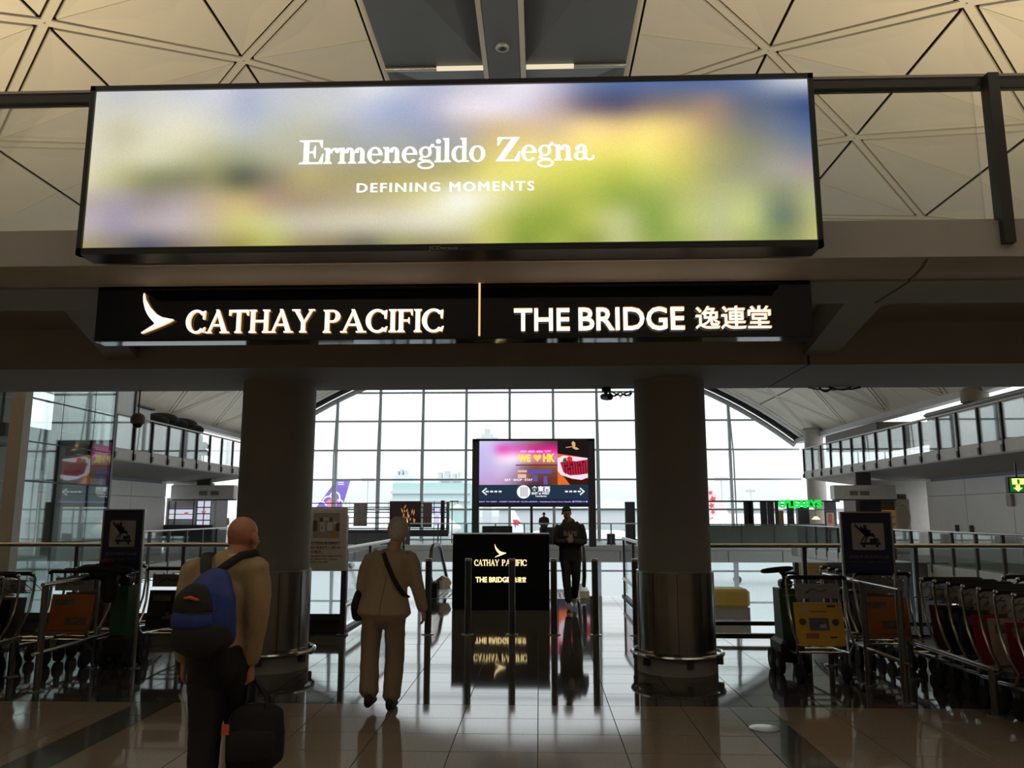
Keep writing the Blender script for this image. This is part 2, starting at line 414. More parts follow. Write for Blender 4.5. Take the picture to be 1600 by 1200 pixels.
DU, DYV, U0, YN = 2.72, 2.55, 2.88, 13.03     # node columns at U0 + k*DU; odd columns share the rows of YN
def inset(tri, ds):
    # tri: 3 points (u, y) ccw; ds: inset of the edges (01),(12),(20)
    L = []
    for i in range(3):
        a, b = tri[i], tri[(i + 1) % 3]; d = (b[0] - a[0], b[1] - a[1]); l = sqrt(d[0] ** 2 + d[1] ** 2)
        nrm = (-d[1] / l, d[0] / l); L.append((nrm, nrm[0] * a[0] + nrm[1] * a[1] + ds[i]))
    o = []
    for i in range(3):
        (n1, c1), (n2, c2) = L[i - 1], L[i]; D = n1[0] * n2[1] - n1[1] * n2[0]
        o.append(((c1 * n2[1] - c2 * n1[1]) / D, (n1[0] * c2 - n2[0] * c1) / D))
    return o
restp, rests = MB(), MB(); npan = 0
def slab(mb, pts, d0, d1):
    return mb.prism_pts([vp(u, y, d0) for u, y in pts], [vp(u, y, d1) for u, y in pts])
def prism_pts(self, a, b):
    n = len(a); return self.add(a + b, [tuple(range(n)), tuple(range(2 * n - 1, n - 1, -1))] + [(i, i + n, (i + 1) % n + n, (i + 1) % n) for i in range(n)])
MB.prism_pts = prism_pts
for sgn in (-1, 1):
    for k in range(5):
        ua, ub = U0 + k * DU, min(U0 + (k + 1) * DU, HALF)
        for j in range(-10, 14):
            ya = YN + j * DYV; yb = ya + DYV
            if ya < Y0V or yb > Y1V + .2: continue
            na = (k + j) % 2 == 0           # diagonal from (ua, ya) to (ub, yb), else the other
            if na: tris = [((ua, ya), (ub, ya), (ub, yb), 'xyd'), ((ua, ya), (ub, yb), (ua, yb), 'dxy')]
            else: tris = [((ua, ya), (ub, ya), (ua, yb), 'xdy'), ((ub, ya), (ub, yb), (ua, yb), 'yxd')]
            for t in tris:
                ds = [{'x': .010, 'y': .030, 'd': .14}[c] for c in t[3]]
                p = inset(t[:3], ds); p = [(sgn * u, y) for u, y in p]
                cu, cy = sum(q[0] for q in p) / 3, sum(q[1] for q in p) / 3
                show = 9.5 < cy < 28 and npan < 290
                mb = MB() if show else restp
                a0 = [vp(u, y, 0) for u, y in p]; c0 = vp(cu, cy, 0)
                # slightly pillowed triangular pan
                top = [vp(u, y, .05) for u, y in p]; cen = c0 + (vp(cu, cy, .05) - c0) * .9
                mb.add(a0 + top + [cen], [(0, 1, 6), (1, 2, 6), (2, 0, 6), (0, 3, 4, 1), (1, 4, 5, 2), (2, 5, 3, 0), (5, 4, 3)])
                if show: mb.build('panel', CEIL, ceiling); npan += 1
            # joint strip along the diagonal
            A, C2 = ((ua, ya), (ub, yb)) if na else ((ub, ya), (ua, yb))
            d = Vector((C2[0] - A[0], C2[1] - A[1])); l = d.length; d /= l; nn = Vector((-d.y, d.x)) * .078
            a_, b_ = Vector(A) + d * .02, Vector(C2) - d * .02
            q = [(sgn * v.x, v.y) for v in (a_ - nn, b_ - nn, b_ + nn, a_ + nn)]
            show = 9.5 < (ya + yb) / 2 < 28
            mb = MB() if show else rests
            mb.prism_pts([vp(u, y, .006) for u, y in q], [vp(u, y, .05) for u, y in q])
            if show: mb.build('joint_strip', CEIL, ceiling)
restp.build('panel_field', CEIL, ceiling)['kind'] = 'stuff'; rests.build('joint_field', CEIL, ceiling)['kind'] = 'stuff'
# edge strips beside the skylight
for sgn in (-1, 1):
    MB().prism_pts([vp(sgn * u, y, .0) for u, y in ((2.74, Y0V), (2.86, Y0V), (2.86, Y1V), (2.74, Y1V))],
                   [vp(sgn * u, y, .08) for u, y in ((2.74, Y0V), (2.86, Y0V), (2.86, Y1V), (2.74, Y1V))]).build('skylight_edge', CEIL, ceiling)
# skylight trough along the crown
sky = thing('skylight_trough', 'long dark grey skylight trough with central light box along the vault crown', 'skylight', (XC, 18, 11.9))
zt = 11.62
for j in range(-6, 8):
    ya = 16.55 - 5.1 + j * 5.1; yb = ya + 5.1; ym = (ya + yb) / 2
    if ya > 46: continue
    for sgn in (-1, 1):
        xo, xi = XC + sgn * 2.72, XC + sgn * .42
        ring = [(xo, ya, zt - .06), (xi, ya, zt - .42), (xi, ym - .2, zt + .1), (xi, yb, zt - .42), (xo, yb, zt - .06)]
        mid = (xi, ym - .2, zt + .05)
        MB().prism_pts([Vector((xo, ya, zt)), Vector((xi, ya, zt)), Vector((xi, ym - .1, zt + .30))], [Vector((xo, ya, zt + .5)), Vector((xi, ya, zt + .5)), Vector((xi, ym - .1, zt + .6))]).build('skylight_panel', mat('skylight_pale_panel', (.13, .145, .16), .4, scale=1), sky)
        MB().prism_pts([Vector((xo, ya, zt)), Vector((xi, ym - .1, zt + .30)), Vector((xi, yb, zt)), Vector((xo, yb, zt))],
                       [Vector((xo, ya, zt + .5)), Vector((xi, ym - .1, zt + .7)), Vector((xi, yb, zt + .5)), Vector((xo, yb, zt + .5))]).build('skylight_panel', SKYL, sky)
        # tube lamps across the trough
        tb = MB().cyl((xo, yb, zt - .05), (xi, yb, zt - .05), .05, 10).build('tube_lamp', mat('lamp_tube', (.6, .6, .58), .2, .6), sky, True)
        MB().cyl((xi + sgn * .06, yb - .01, zt - .055), (XC + sgn * 1.55, yb - .01, zt - .055), .052, 10).build('lamp_glow', emat('tube_glow', (1, .86, .58), .75), tb, True)
    bx = MB().bbox(XC - .36, XC + .36, ya + .02, yb - .02, zt - .35, zt + .1, .03).build('light_box', SKYL, sky)
    for sgn in (-1, 1):
        MB().prism_pts([Vector((XC + sgn * .36, ya, zt - .33)), Vector((XC + sgn * .47, ya, zt - .28)), Vector((XC + sgn * .47, yb, zt - .28)), Vector((XC + sgn * .36, yb, zt - .33))],
                       [Vector((XC + sgn * .36, ya, zt + .1)), Vector((XC + sgn * .47, ya, zt + .1)), Vector((XC + sgn * .47, yb, zt + .1)), Vector((XC + sgn * .36, yb, zt + .1))]).build('box_flank', mat('trough_flank', (.42, .38, .29), .35, .5), sky)
    for yy in (ya + 1.2, ya + 3.8):
        s_ = MB().lathe([(0, .02), (.15, .02), (.15, -.03), (.13, -.05), (.11, -.05), (.11, -.01), (0, -.01)], (XC, yy, zt - .36), 20).build('spot_lamp', mat('spot_trim', (.5, .5, .48), .3, .5), sky, True)
        MB().lathe([(0, 0), (.06, 0), (.06, -.012), (0, -.012)], (XC, yy + .05, zt - .375), 14).build('spot_lens', BLACK, s_)

# ---- gable wall of glass at the far end
WY = 48.7
gx0 = atY(661.5, 650, WY).x; PX = 2.68
gz = [9.05 + 1.8 * 2, 9.05 + 1.8, 9.05, 7.27, 5.47, 3.67, 1.87, .07, -1.75, -3.55, -5.35, -7.9]
gxs = [gx0 + PX * i for i in range(-5, 8)]
gxs = [x for x in gxs if -HALF + XC - .5 < x < HALF + XC + .6]
if gxs[0] > XC - HALF: gxs = [XC - HALF] + gxs
if gxs[-1] < XC + HALF: gxs = gxs + [XC + HALF]
win = bpy.data.objects.new('window_1', None); COL.objects.link(win); win['kind'] = 'structure'; OFF['window_1'] = Vector()
FRM = mat('window_frame_paint', (.50, .53, .56), .5)
def arcz(x): 
    u = min(abs(x - XC), HALF); return vz(u) - .35
for i in range(len(gxs) - 1):
    for j in range(len(gz) - 1):
        x0, x1, zb, zt_ = gxs[i] + .05, gxs[i + 1] - .05, gz[j + 1] + .04, gz[j] - .04
        if max(arcz(x0), arcz(x1)) < zb + .1: continue
        top = [(x0 + (x1 - x0) * t / 3) for t in (3, 2, 1, 0)]
        poly = [(x0, zb), (x1, zb)] + [(x, max(zb + .02, min(zt_, arcz(x)))) for x in top]
        MB().prism([(x, z) for x, z in poly], (0, WY, 0), AX, AZ, (0, .03, 0)).build('pane', WGL, win)
for x in gxs[1:-1]:
    MB().box(x - .075, x + .075, WY - .12, WY + .10, -7.95, arcz(x)).build('mullion', FRM, win)
    MB().tube([(x + .03, WY - .16, -6), (x + .04, WY - .75, 1), (x + .03, WY - .75, 5), (x, WY - .16, arcz(x) - .2)], .045, 8).build('wind_truss', FRM, win)
for z in gz[:-1]:
    u = sqrt(max(0, (RV - .35) ** 2 - (z - ZC) ** 2)) if z > vz(HALF) - .35 else HALF
    if z > ZCR - .5: continue
    u = min(u, HALF)
    MB().box(XC - u, XC + u, WY - .05, WY + .06, z - .055, z + .055).build('transom', FRM, win)
def arc_tube(name, dr, Y, r, m, parent, u0=-HALF, u1=HALF, n=40):
    MB().tube([vp(u0 + (u1 - u0) * i / n, Y, dr) for i in range(n + 1)], r, 8).build(name, m, parent, True)
arc_tube('arch_frame', -.42, WY - .02, .16, mat('arch_pale', (.45, .46, .47), .5), win)
arc_tube('arch_gutter', -.14, WY - .35, .17, BLACK, win)
arc_tube('arch_pipe', -.05, WY - 1.1, .13, WHITE, win)
arc_tube('arch_pipe', -.02, WY - 1.7, .09, WHITE, win)
# eaves along both valleys, and clerestory mullions below them
for sgn, nm in ((-1, 'trim_1'), (1, 'trim_2')):
    x = XC + sgn * (HALF - .1); z = vz(HALF) - .12
    struct(MB().box(x - .25, x + .25, 20, Y1V, z - .12, z + .12), nm, mat('eave_paint', (.5, .5, .49), .6))
# portal columns
# ---- the bridge overhead
br = bpy.data.objects.new('bridge_deck', None); COL.objects.link(br); br['kind'] = 'structure'; OFF['bridge_deck'] = Vector()
XL, XR, XJ = -11.0, 11.0, 2.62
def seg(fn):                 # build on both sides of the expansion gap
    fn(XL, XJ - .012); fn(XJ + .012, XR)
BY = 5.2
B(XL, XR, BY, BY + .3, 3.30, 3.55).build('fascia_panel', FASC, br)
def lip(a, b):
    pr = [(BY + .03, 3.30), (BY + .10, 3.262), (BY + .24, 3.235), (BY + .30, 3.235), (BY + .30, 3.30)]
    MB().prism([(p[0], p[1]) for p in pr], (a, 0, 0), (0, 1, 0), AZ, (b - a, 0, 0)).build('fascia_lip', FASC, br, True)
seg(lip)
seg(lambda a, b: B(a, b, BY + .3, 6.1, 3.22, 3.55).build('soffit_panel', CONCD, br))
seg(lambda a, b: B(a, b, 6.1, 7.66, 3.44, 3.60).build('soffit_recess', CONCD, br))
seg(lambda a, b: MB().box(a, b, 7.66, 9.12, 3.03, 3.60).build('beam', CONCD, br))
def rib(x0, x1, wd=.42):     # oblique downstand rib from the front soffit to the beam
    MB().prism_pts([Vector((x0, 6.1, 3.222)), Vector((x0 + wd, 6.1, 3.222)), Vector((x1 + wd, 7.66, 3.12)), Vector((x1, 7.66, 3.12))],
                   [Vector((x0, 6.1, 3.46)), Vector((x0 + wd, 6.1, 3.46)), Vector((x1 + wd, 7.66, 3.46)), Vector((x1, 7.66, 3.46))]).build('rib', CONCD, br)
a = atZ(60, 481, 3.16); b = atZ(165, 571, 3.06)
rib(a.x, b.x + .0, .30); rib(atZ(1345, 470, 3.16).x, atZ(1255, 566, 3.06).x, .30); rib(-9.5, -8.2); rib(6.4, 5.2)
MB().box(XJ - .012, XJ + .012, BY + .32, 9.1, 3.25, 3.56).build('gap_seal', RUBBER, br)
MB().box(XL, XR, BY + .4, 9.12, 3.60, 3.62).build('deck_finish', MGREY, br)

# balustrade on the bridge
bal = thing('bridge_balustrade', 'glass balustrade with dark handrail on the overhead bridge beside the big screen', 'balustrade', (0, BY, 3.55))
zr = atY(1350, 122, BY + .05).z
B(XL, XR, BY + .03, BY + .11, zr - .085, zr - .02).build('handrail', RAILB, bal)
B(XL, XR, BY + .02, BY + .12, zr - .02, zr).build('rail_cap', mat('rail_cap_wood', (.36, .31, .25), .5), bal)
pxs = [atY(1562, 250, BY).x + 1.98 * i for i in range(-6, 3)]
for x in pxs:
    MB().prism([(0, zr - .03), (.10, zr - .03), (.10, 3.38), (.0, 3.38)], (x - .05, BY - .05, 0), (0, 1, 0), AZ, (.075, 0, 0)).build('post', RAILB, bal)
B(XL, XR, BY + .04, BY + .09, 3.55, 3.575).build('bottom_channel', mat('channel_alu', (.55, .52, .46), .5), bal)
for i in range(len(pxs) - 1):
    B(pxs[i] + .06, pxs[i + 1] - .10, BY + .058, BY + .07, 3.575, zr - .085).build('glass_pane', glass('clear_glass', (.96, .97, .95), .5, .0), bal)

# ---- round columns
def column(px_l, px_r, label):
    cx0, cx1 = atY(px_l, 690, 8.68).x, atY(px_r, 690, 8.68).x
    r = (cx1 - cx0) / 2 * .99; x = (cx0 + cx1) / 2; y = 8.68
    t = thing('round_column', label, 'column', (x, y, 0), group='round columns under the bridge')
    MB().lathe([(r, 1.0), (r, 3.03)], (x, y, 0), 64).build('shaft', COLP, t, True)
    MB().lathe([(0, .99), (r + .018, .99), (r + .022, 1.0), (r + .022, 1.015), (0, 1.015)], (x, y, 0), 64).build('cladding_cap', STEEL, t, True)
    MB().lathe([(r + .022, .16), (r + .022, 1.0)], (x, y, 0), 64).build('steel_cladding', mat('column_steel', (.36, .34, .315), .24, 1.0, var=.25, scale=3), t, True)
    n = 10
    for i in range(n):
        a = 2 * pi * i / n + .2; c, s_ = cos(a), sin(a); q = r + .022
        MB().prism([(-.004, .17), (.004, .17), (.004, .99), (-.004, .99)], (x + q * c, y + q * s_, 0), (-s_, c, 0), AZ, (.003 * c, .003 * s_, 0)).build('cladding_seam', DSTEEL, t)
    MB().lathe([(0, 0), (r + .03, 0), (r + .03, .165), (0, .165)], (x, y, 0), 64).build('base_band', mat('base_band_paint', (.42, .40, .37), .5), t, True)
    R2 = r + .085
    ring = MB().tube([(x + R2 * cos(2 * pi * i / 48), y + R2 * sin(2 * pi * i / 48), .185) for i in range(48)], .022, 8, closed=True).build('bumper_ring', CHROME, t, True)
    for i in range(6):
        a = 2 * pi * i / 6 - pi / 2 + .12
        MB().box(-.02, .02, -.01, .01, .08, .19)
        MB().prism([(-.025, .09), (.025, .09), (.018, .18), (-.018, .18)], (x + (r + .03) * cos(a), y + (r + .03) * sin(a), 0), (-sin(a), cos(a), 0), AZ, (.06 * cos(a), .06 * sin(a), 0)).build('bracket', DSTEEL, ring)
    return t, x, y, r
cR, xR, yR, rR = column(992.2, 1103, 'thick round column with steel-clad foot and access plate, right of the kiosk')
cL, xL, yL, rL = column(379, 490, 'thick round column with steel-clad foot behind the man with the blue backpack')
# curved access plate on the right column
th0, th1 = radians(-98), radians(-62)
pl = MB()
P = [(th0 + (th1 - th0) * i / 8) for i in range(9)]
inn = [(xR + rR * cos(a), yR + rR * sin(a)) for a in P]; out = [(xR + (rR + .008) * cos(a), yR + (rR + .008) * sin(a)) for a in P]
for i in range(8):
    pl.hexa([(*inn[i], 2.42), (*inn[i + 1], 2.42), (*out[i + 1], 2.42), (*out[i], 2.42), (*inn[i], 2.72), (*inn[i + 1], 2.72), (*out[i + 1], 2.72), (*out[i], 2.72)])
pl.build('access_plate', COLP, cR)

# ================================================================== billboard on the bridge
def cr4(p0, p1, p2, p3, t):
    return [.5 * (2 * b + (c - a) * t + (2 * a - 5 * b + 4 * c - d) * t * t + (3 * b - a - 3 * c + d) * t ** 3) for a, b, c, d in zip(p0, p1, p2, p3)]
def sample(g, u, v):
    R_, C_ = len(g), len(g[0]); x = u * (C_ - 1); y = v * (R_ - 1); i, j = min(int(x), C_ - 2), min(int(y), R_ - 2)
    rows = []
    for jj in range(j - 1, j + 3):
        r = g[max(0, min(R_ - 1, jj))]; rows.append(cr4(*[r[max(0, min(C_ - 1, i + k))] for k in (-1, 0, 1, 2)], x - i))
    c = cr4(*rows, y - j); g_ = sum(c) / 3
    return [max(2, min(255, g_ + (v - g_) * .88)) for v in c]
def picture(name, g, x0, x1, z0, z1, Y, m, parent, nx=96, ny=28):
    me = bpy.data.meshes.new(name); off = OFF[parent.name]
    vs_ = [Vector((x0 + (x1 - x0) * i / nx, Y, z1 + (z0 - z1) * j / ny)) - off for j in range(ny + 1) for i in range(nx + 1)]
    fs = [(j * (nx + 1) + i, (j + 1) * (nx + 1) + i, (j + 1) * (nx + 1) + i + 1, j * (nx + 1) + i + 1) for j in range(ny) for i in range(nx)]
    me.from_pydata(vs_, [], fs); at_ = me.color_attributes.new('Col', 'FLOAT_COLOR', 'POINT')
    for j in range(ny + 1):
        for i in range(nx + 1): at_.data[j * (nx + 1) + i].color = (*lin(sample(g, i / nx, j / ny)), 1)
    me.materials.append(m); o = bpy.data.objects.new(name, me); COL.objects.link(o); o.parent = parent; OFF[o.name] = off
    return o
def T(s): return [[tuple(int(v) for v in c.split(',')) for c in r.split()] for r in s.strip().split('\n')]
GRID = T('''
205,205,200 195,198,205 205,205,205 200,203,215 205,208,220 180,185,205 195,197,210 200,200,205 205,205,210 222,222,230 200,203,218 180,185,212 200,198,215 218,212,224 232,226,236 190,188,212 115,130,170 85,108,158 85,108,160 82,106,158 84,108,160 105,125,168 170,178,198 210,212,216
210,208,190 208,205,185 215,213,200 220,218,205 205,206,205 178,186,206 190,195,200 200,202,195 200,203,205 188,194,216 166,178,210 185,185,210 228,218,226 236,226,234 222,210,222 190,170,175 126,112,125 96,92,115 130,114,114 140,124,114 150,130,120 106,110,130 92,108,140 72,92,140
218,212,185 204,198,168 222,218,190 226,221,190 210,208,185 190,192,190 190,192,175 190,190,165 180,182,175 174,178,190 168,172,186 162,166,186 188,178,175 216,190,148 226,195,148 226,195,148 248,217,138 240,205,128 248,217,122 226,195,118 175,150,112 126,126,120 108,118,140 80,102,145
220,214,185 212,207,170 215,212,175 200,198,158 178,178,136 165,168,136 180,180,150 185,183,155 178,176,150 172,170,155 175,172,155 168,166,155 180,175,150 226,206,122 242,222,128 242,222,122 252,232,116 250,232,110 254,234,116 226,205,106 178,170,106 146,146,112 138,140,135 116,128,146
215,208,170 185,180,133 146,146,106 140,138,104 146,142,100 104,106,84 148,138,108 186,170,116 178,164,112 175,164,110 186,172,106 192,180,112 206,195,116 236,226,116 236,229,110 226,223,94 212,216,84 198,204,78 210,213,94 205,200,94 174,172,112 158,158,124 165,160,145 165,150,145
185,172,165 168,156,162 158,146,145 175,160,155 192,170,138 198,176,116 180,153,123 175,155,118 180,165,128 190,178,133 206,196,140 228,223,168 248,246,226 238,233,176 205,206,104 188,194,78 183,195,74 160,180,74 162,181,79 186,191,102 186,189,124 181,186,124 140,147,112 176,179,124
185,175,175 162,152,166 175,162,165 190,175,175 197,181,148 208,198,120 206,202,138 200,190,165 206,196,170 212,202,176 217,210,182 228,223,194 228,225,182 206,206,114 160,178,68 156,176,62 186,196,86 192,197,126 145,170,74 186,196,106 191,197,135 191,202,122 114,128,102 181,183,112
165,152,106 138,128,108 88,90,104 122,110,104 155,140,108 160,150,80 182,182,90 160,145,98 142,128,92 112,110,86 150,150,92 160,150,102 175,165,106 191,191,94 140,162,58 165,181,69 153,164,69 191,197,125 150,170,79 164,180,90 186,186,124 163,174,100 136,148,90 191,186,112''')
Yb0 = 4.92
bb = thing('billboard_screen', 'wide glowing advertising screen with a blurred picture, mounted on the bridge front', 'billboard', (-.62, Yb0, 3.31))
bx0, bx1, bz0, bz1 = -3.046, 1.826, 3.285, 4.485
sx0, sz1_ = atY(147.5, 142, Yb0 + .02).x, atY(147.5, 142, Yb0 + .02).z
s1 = atY(1277.5, 376, Yb0 + .02)
fr_ = .034
FRB = mat('billboard_frame', (.022, .020, .019), .45)
MB().box(bx0 + .01, bx1 - .01, Yb0 + .03, Yb0 + .215, bz0 + .005, bz1 - .01).build('casing', FRB, bb)
fm = MB()
for a_, b_, c_, d_ in ((bx0, bx1, bz1 - fr_, bz1), (bx0, bx1, bz0, bz0 + fr_ + .012), (bx0, bx0 + fr_, bz0, bz1), (bx1 - fr_, bx1, bz0, bz1)):
    fm.box(a_, b_, Yb0, Yb0 + .05, c_, d_)
fm.build('frame', FRB, bb)
picture('screen', GRID, bx0 + fr_, bx1 - fr_, bz0 + fr_ + .012, bz1 - fr_, Yb0 + .018, vmat('billboard_picture', .88, .10), bb)
tx = serif(MB(), 'Ermenegildo Zegna', 466, 212, 928, 267, Yb0 + .012, .004, .0, -.28, 1.0); tx.build('brand_lettering', WRITE, bb)
for s_, x0, y0, x1, y1 in (('DEFINING', 557, 284.5, 688, 301), ('MOMENTS', 702, 282.5, 835, 299.5)):
    m_ = MB()
    for k_ in range(4): px_text(m_, s_, x0 + k_ * .55, y0 + (k_ % 2) * .6, x1 - 1.65 + k_ * .55, y1 - .6 + (k_ % 2) * .6, Yb0 + .012 - k_ * .0003, 0, 0, 1.22)
    m_.build('slogan_lettering', WRITE, bb)
px_text(MB(), 'JCDecaux', 670, 384, 716, 392, Yb0 - .002, .01).build('maker_lettering', mat('maker_grey', (.34, .32, .30), .4), bb)

# ================================================================== lounge sign under the bridge
Ys = 5.5
sg = thing('lounge_sign', 'long black glossy lounge sign with glowing white letters hung under the bridge', 'sign', (-.63, Ys + .07, 2.83))
q0, q1 = atY(155, 440, Ys), atY(1270, 526, Ys)
q0.z = atY(150, 438, Ys).z; zb_ = atY(149, 534, Ys).z
MB().bbox(-3.21, 1.93, Ys, Ys + .15, zb_, 3.285, .004).build('sign_box', BGLASS, sg)
for x in (-2.9, -1.6, -.3, .9, 1.7): MB().box(x - .02, x + .02, Ys + .05, Ys + .10, 3.27, 3.30).build('hanger', DSTEEL, sg)
def glow_letters(fn, name, parent, Y, d=.03):
    o = fn(Y - d, .004).build(name, GOLDL, parent)
    fn(Y - d + .0045, d - .005).build('letter_edge', GOLDE, o)
glow_letters(lambda Y, d: wing(MB(), 219.5, 457, 273, 521, Y, d), 'wing_emblem', sg, Ys)
glow_letters(lambda Y, d: serif(MB(), 'CATHAY', 289, 483, 492, 520.5, Y, d, .0), 'sign_lettering', sg, Ys)
glow_letters(lambda Y, d: serif(MB(), 'PACIFIC', 504, 482.5, 693.5, 519.5, Y, d, .0), 'sign_lettering', sg, Ys)
def thick_text(s, x0, y0, x1, y1, off):
    def fn(Y, d):
        m_ = MB(); px_text(m_, s, x0, y0, x1, y1, Y + d, off, d / 2); return m_
    return fn
glow_letters(thick_text('THE', 803, 482, 890, 517.5, .016), 'sign_lettering', sg, Ys)
glow_letters(thick_text('BRIDGE', 904, 479.5, 1068.5, 517, .016), 'sign_lettering', sg, Ys)
glow_letters(thick_text('逸連堂', 1087, 478, 1203, 515, .008), 'sign_lettering', sg, Ys)
p0, p1 = atY(747.5, 525, Ys), atY(751, 443, Ys)
MB().box(p0.x, p1.x, Ys - .014, Ys, p0.z, p1.z).build('divider_bar', emat('divider_glow', (1, .62, .30), .85), sg)

# ================================================================== black kiosk at the escalator head
Yk = 13.83
kk = thing('reception_kiosk', 'tall black kiosk block with small golden lounge lettering beside the escalators', 'kiosk', (-.65, Yk + .4, 0))
k0, k1 = atY(706, 953, Yk), atY(858, 836, Yk)
MB().bbox(k0.x, k1.x, Yk, Yk + .8, 0, k1.z, .012).build('body', mat('kiosk_black', (.006, .006, .009), .4, spec=.15), kk)
MB().box(k0.x - .008, k1.x + .008, Yk - .01, Yk + .81, k1.z, k1.z + .02).build('top_edge', DSTEEL, kk)
GK = emat('kiosk_gold', (1.0, .74, .34), 1.7)
wing(MB(), 773, 850, 791, 871, Yk - .006, .006).build('wing_emblem', GK, kk)
serif(MB(), 'CATHAY', 741, 874.5, 780, 884, Yk - .006, .006, .0).build('kiosk_lettering', GK, kk)
serif(MB(), 'PACIFIC', 784, 874.5, 823, 884, Yk - .006, .006, .0).build('kiosk_lettering', GK, kk)
for s_, a_, b_ in (('THE BRIDGE', 743, 797), ('逸連堂', 801, 822)):
    px_text(MB(), s_, a_, 901.5, b_, 910, Yk - .006, .03 if s_[0] == 'T' else .006).build('kiosk_lettering', GK, kk)

# ================================================================== bollards across the opening
ords = ['leftmost', 'second from left', 'third from left', 'third from right', 'second from right', 'rightmost']
Yp = 11.05
proto = None
for i, (px, tilt) in enumerate(((668, 0), (731, 0), (800, 0), (866, 0), (931, 0), (994.5, 0))):
    p = atY(px, 992, Yp)
    if proto is None:
        proto = thing('steel_bollard', '', 'bollard', (p.x, Yp, 0))
        MB().lathe([(0, 0), (.085, 0), (.085, .008), (.05, .014), (.05, .014), (0, .014)], (p.x, Yp, 0), 24).build('base_plate', STEEL, proto, True)
        MB().lathe([(.044, .01), (.044, .97)], (p.x, Yp, 0), 20).build('post', mat('bollard_steel', (.13, .13, .128), .35, .8, scale=12), proto, True)
        MB().lathe([(0, .965), (.047, .965), (.047, .995), (.040, 1.0), (0, 1.0)], (p.x, Yp, 0), 20).build('cap', CHROME, proto, True)
        o = proto
    else: o = dup(proto, (p.x, Yp, 0))
    o['label'] = 'slim dark steel bollard, %s of the six between the columns' % ords[i]; o['group'] = 'bollards across the escalator opening'

# ================================================================== glass balustrades at the edge of the void
def edge_rail(x0, x1, posts, label, Y=Yp, kick=False):
    t = thing('void_balustrade', label, 'balustrade', ((x0 + x1) / 2, Y, 0))
    zt_ = 1.21
    MB().cyl((x0, Y - .04, zt_ - .03), (x1, Y - .04, zt_ - .03), .03, 12).build('handrail', mat('rail_steel', (.42, .40, .37), .3, .9), t, True)
    MB().box(x0, x1, Y - .02, Y + .03, .135, .185).build('lower_rail', BLACK, t)
    if kick: MB().box(x0, x1, Y - .012, Y + .02, .0, .26).build('kick_plate', mat('kick_dark', (.05, .048, .045), .4), t)
    MB().box(x0, x1, Y - .03, Y + .05, -.0, .03).build('bottom_channel', BLACK, t)
    pp = [x for x in posts if x0 - .01 <= x <= x1 + .01]
    pm = None
    for x in pp:
        if pm is None:
            pm = MB().prism([(.0, 0), (.07, 0), (.04, .6), (.05, zt_ - .05), (-.02, zt_ - .05), (.0, .6)], (x - .03, Y - .03, 0), (0, 1, 0), AZ, (.05, 0, 0)).build('post', DSTEEL, t); px_ = x
        else: inst(pm, (x - px_, 0, 0), t)
    e = [x0] + [x for x in pp if x0 + .2 < x < x1 - .2] + [x1]
    for i in range(len(e) - 1):
        MB().box(e[i] + .04, e[i + 1] - .04, Y + .0, Y + .012, .2, zt_ - .08).build('glass_pane', GL, t)
    return t
pr = [atY(1258, 900, Yp).x + 1.47 * i for i in range(-1, 7)]
edge_rail(xR + .35, 11.5, pr, 'clear glass balustrade with steel handrail along the void, behind the trolleys under the green sign')
pl_ = [-10.9 + 1.5 * i for i in range(6)]
edge_rail(-11.5, -2.66, pl_ + [atY(543, 900, Yp).x], 'clear glass balustrade with steel handrail along the void, behind the left trolleys', kick=True)

# ================================================================== information poster stand
Yi = 10.86
i0, i1 = atY(482, 892, Yi), atY(543.5, 793.5, Yi)
inf = thing('poster_stand', 'white framed notice poster with plan on a dark post by the column', 'sign', ((i0.x + i1.x) / 2, Yi, 0))
MB().bbox(i0.x, i1.x, Yi, Yi + .03, i0.z, i1.z, .006).build('frame', mat('poster_frame', (.85, .84, .82), .4), inf)
def pr(nm, x0, y0, x1, y1, col, d=.0015, par=inf, Y=Yi):
    a_, b_ = atY(x0, y1, Y), atY(x1, y0, Y)
    return MB().box(a_.x, b_.x, Y - d, Y + .002, a_.z, b_.z).build(nm, mat('print_%d_%d_%d' % tuple(int(c * 100) for c in col), col, .5, var=.08), par)
pr('sheet', 484.5, 797, 539.5, 889, (.80, .77, .73))
pr('plan_print', 489, 801.5, 531.5, 841, (.46, .44, .42), .003)
for r_ in ((489, 813, 496, 830, .12), (499.5, 809, 505, 815, .12), (515, 809, 520, 815, .12), (524, 817, 531, 830, .12), (500, 816, 508, 831, .75), (511, 816, 520, 829, .78), (502, 823, 504.5, 827, .05), (521, 815, 527, 819, .85), (505, 808, 514, 813, .7)):
    pr('plan_print', *r_[:4], (r_[4],) * 3, .004)
c_ = atY(522, 833, Yi)
MB().prism(disc(0, 0, .045), (c_.x, Yi - .006, c_.z), AX, AZ, (0, .004, 0)).build('orange_mark', mat('orange_print', (.65, .33, .09), .5), inf)
PRT = mat('print_black', (.03, .03, .03), .6)
for s_, b_ in (('大門關閉設備有輪椅旅客', (485, 846, 532, 851)), ('及行李車的客人 請使用', (485, 853, 531, 858)), ('升降機。', (485, 860, 504, 865)),
               ('Passengers using baggage trolley', (484, 867, 534, 870.5)), ('or wheelchair, please', (484, 872, 527, 875.5)), ('take the lift', (484, 876.5, 512, 879.5))):
    px_text(MB(), s_, *b_, Yi - .004, .008).build('notice_lettering', PRT, inf)
xp_ = atY(536, 900, Yi).x
MB().box(xp_ - .035, xp_ + .035, Yi + .03, Yi + .07, .02, i1.z - .1).build('post', DSTEEL, inf)
MB().bbox(xp_ - .07, xp_ + .07, Yi - .02, Yi + .12, 0, .02, .005).build('base_plate', DSTEEL, inf)

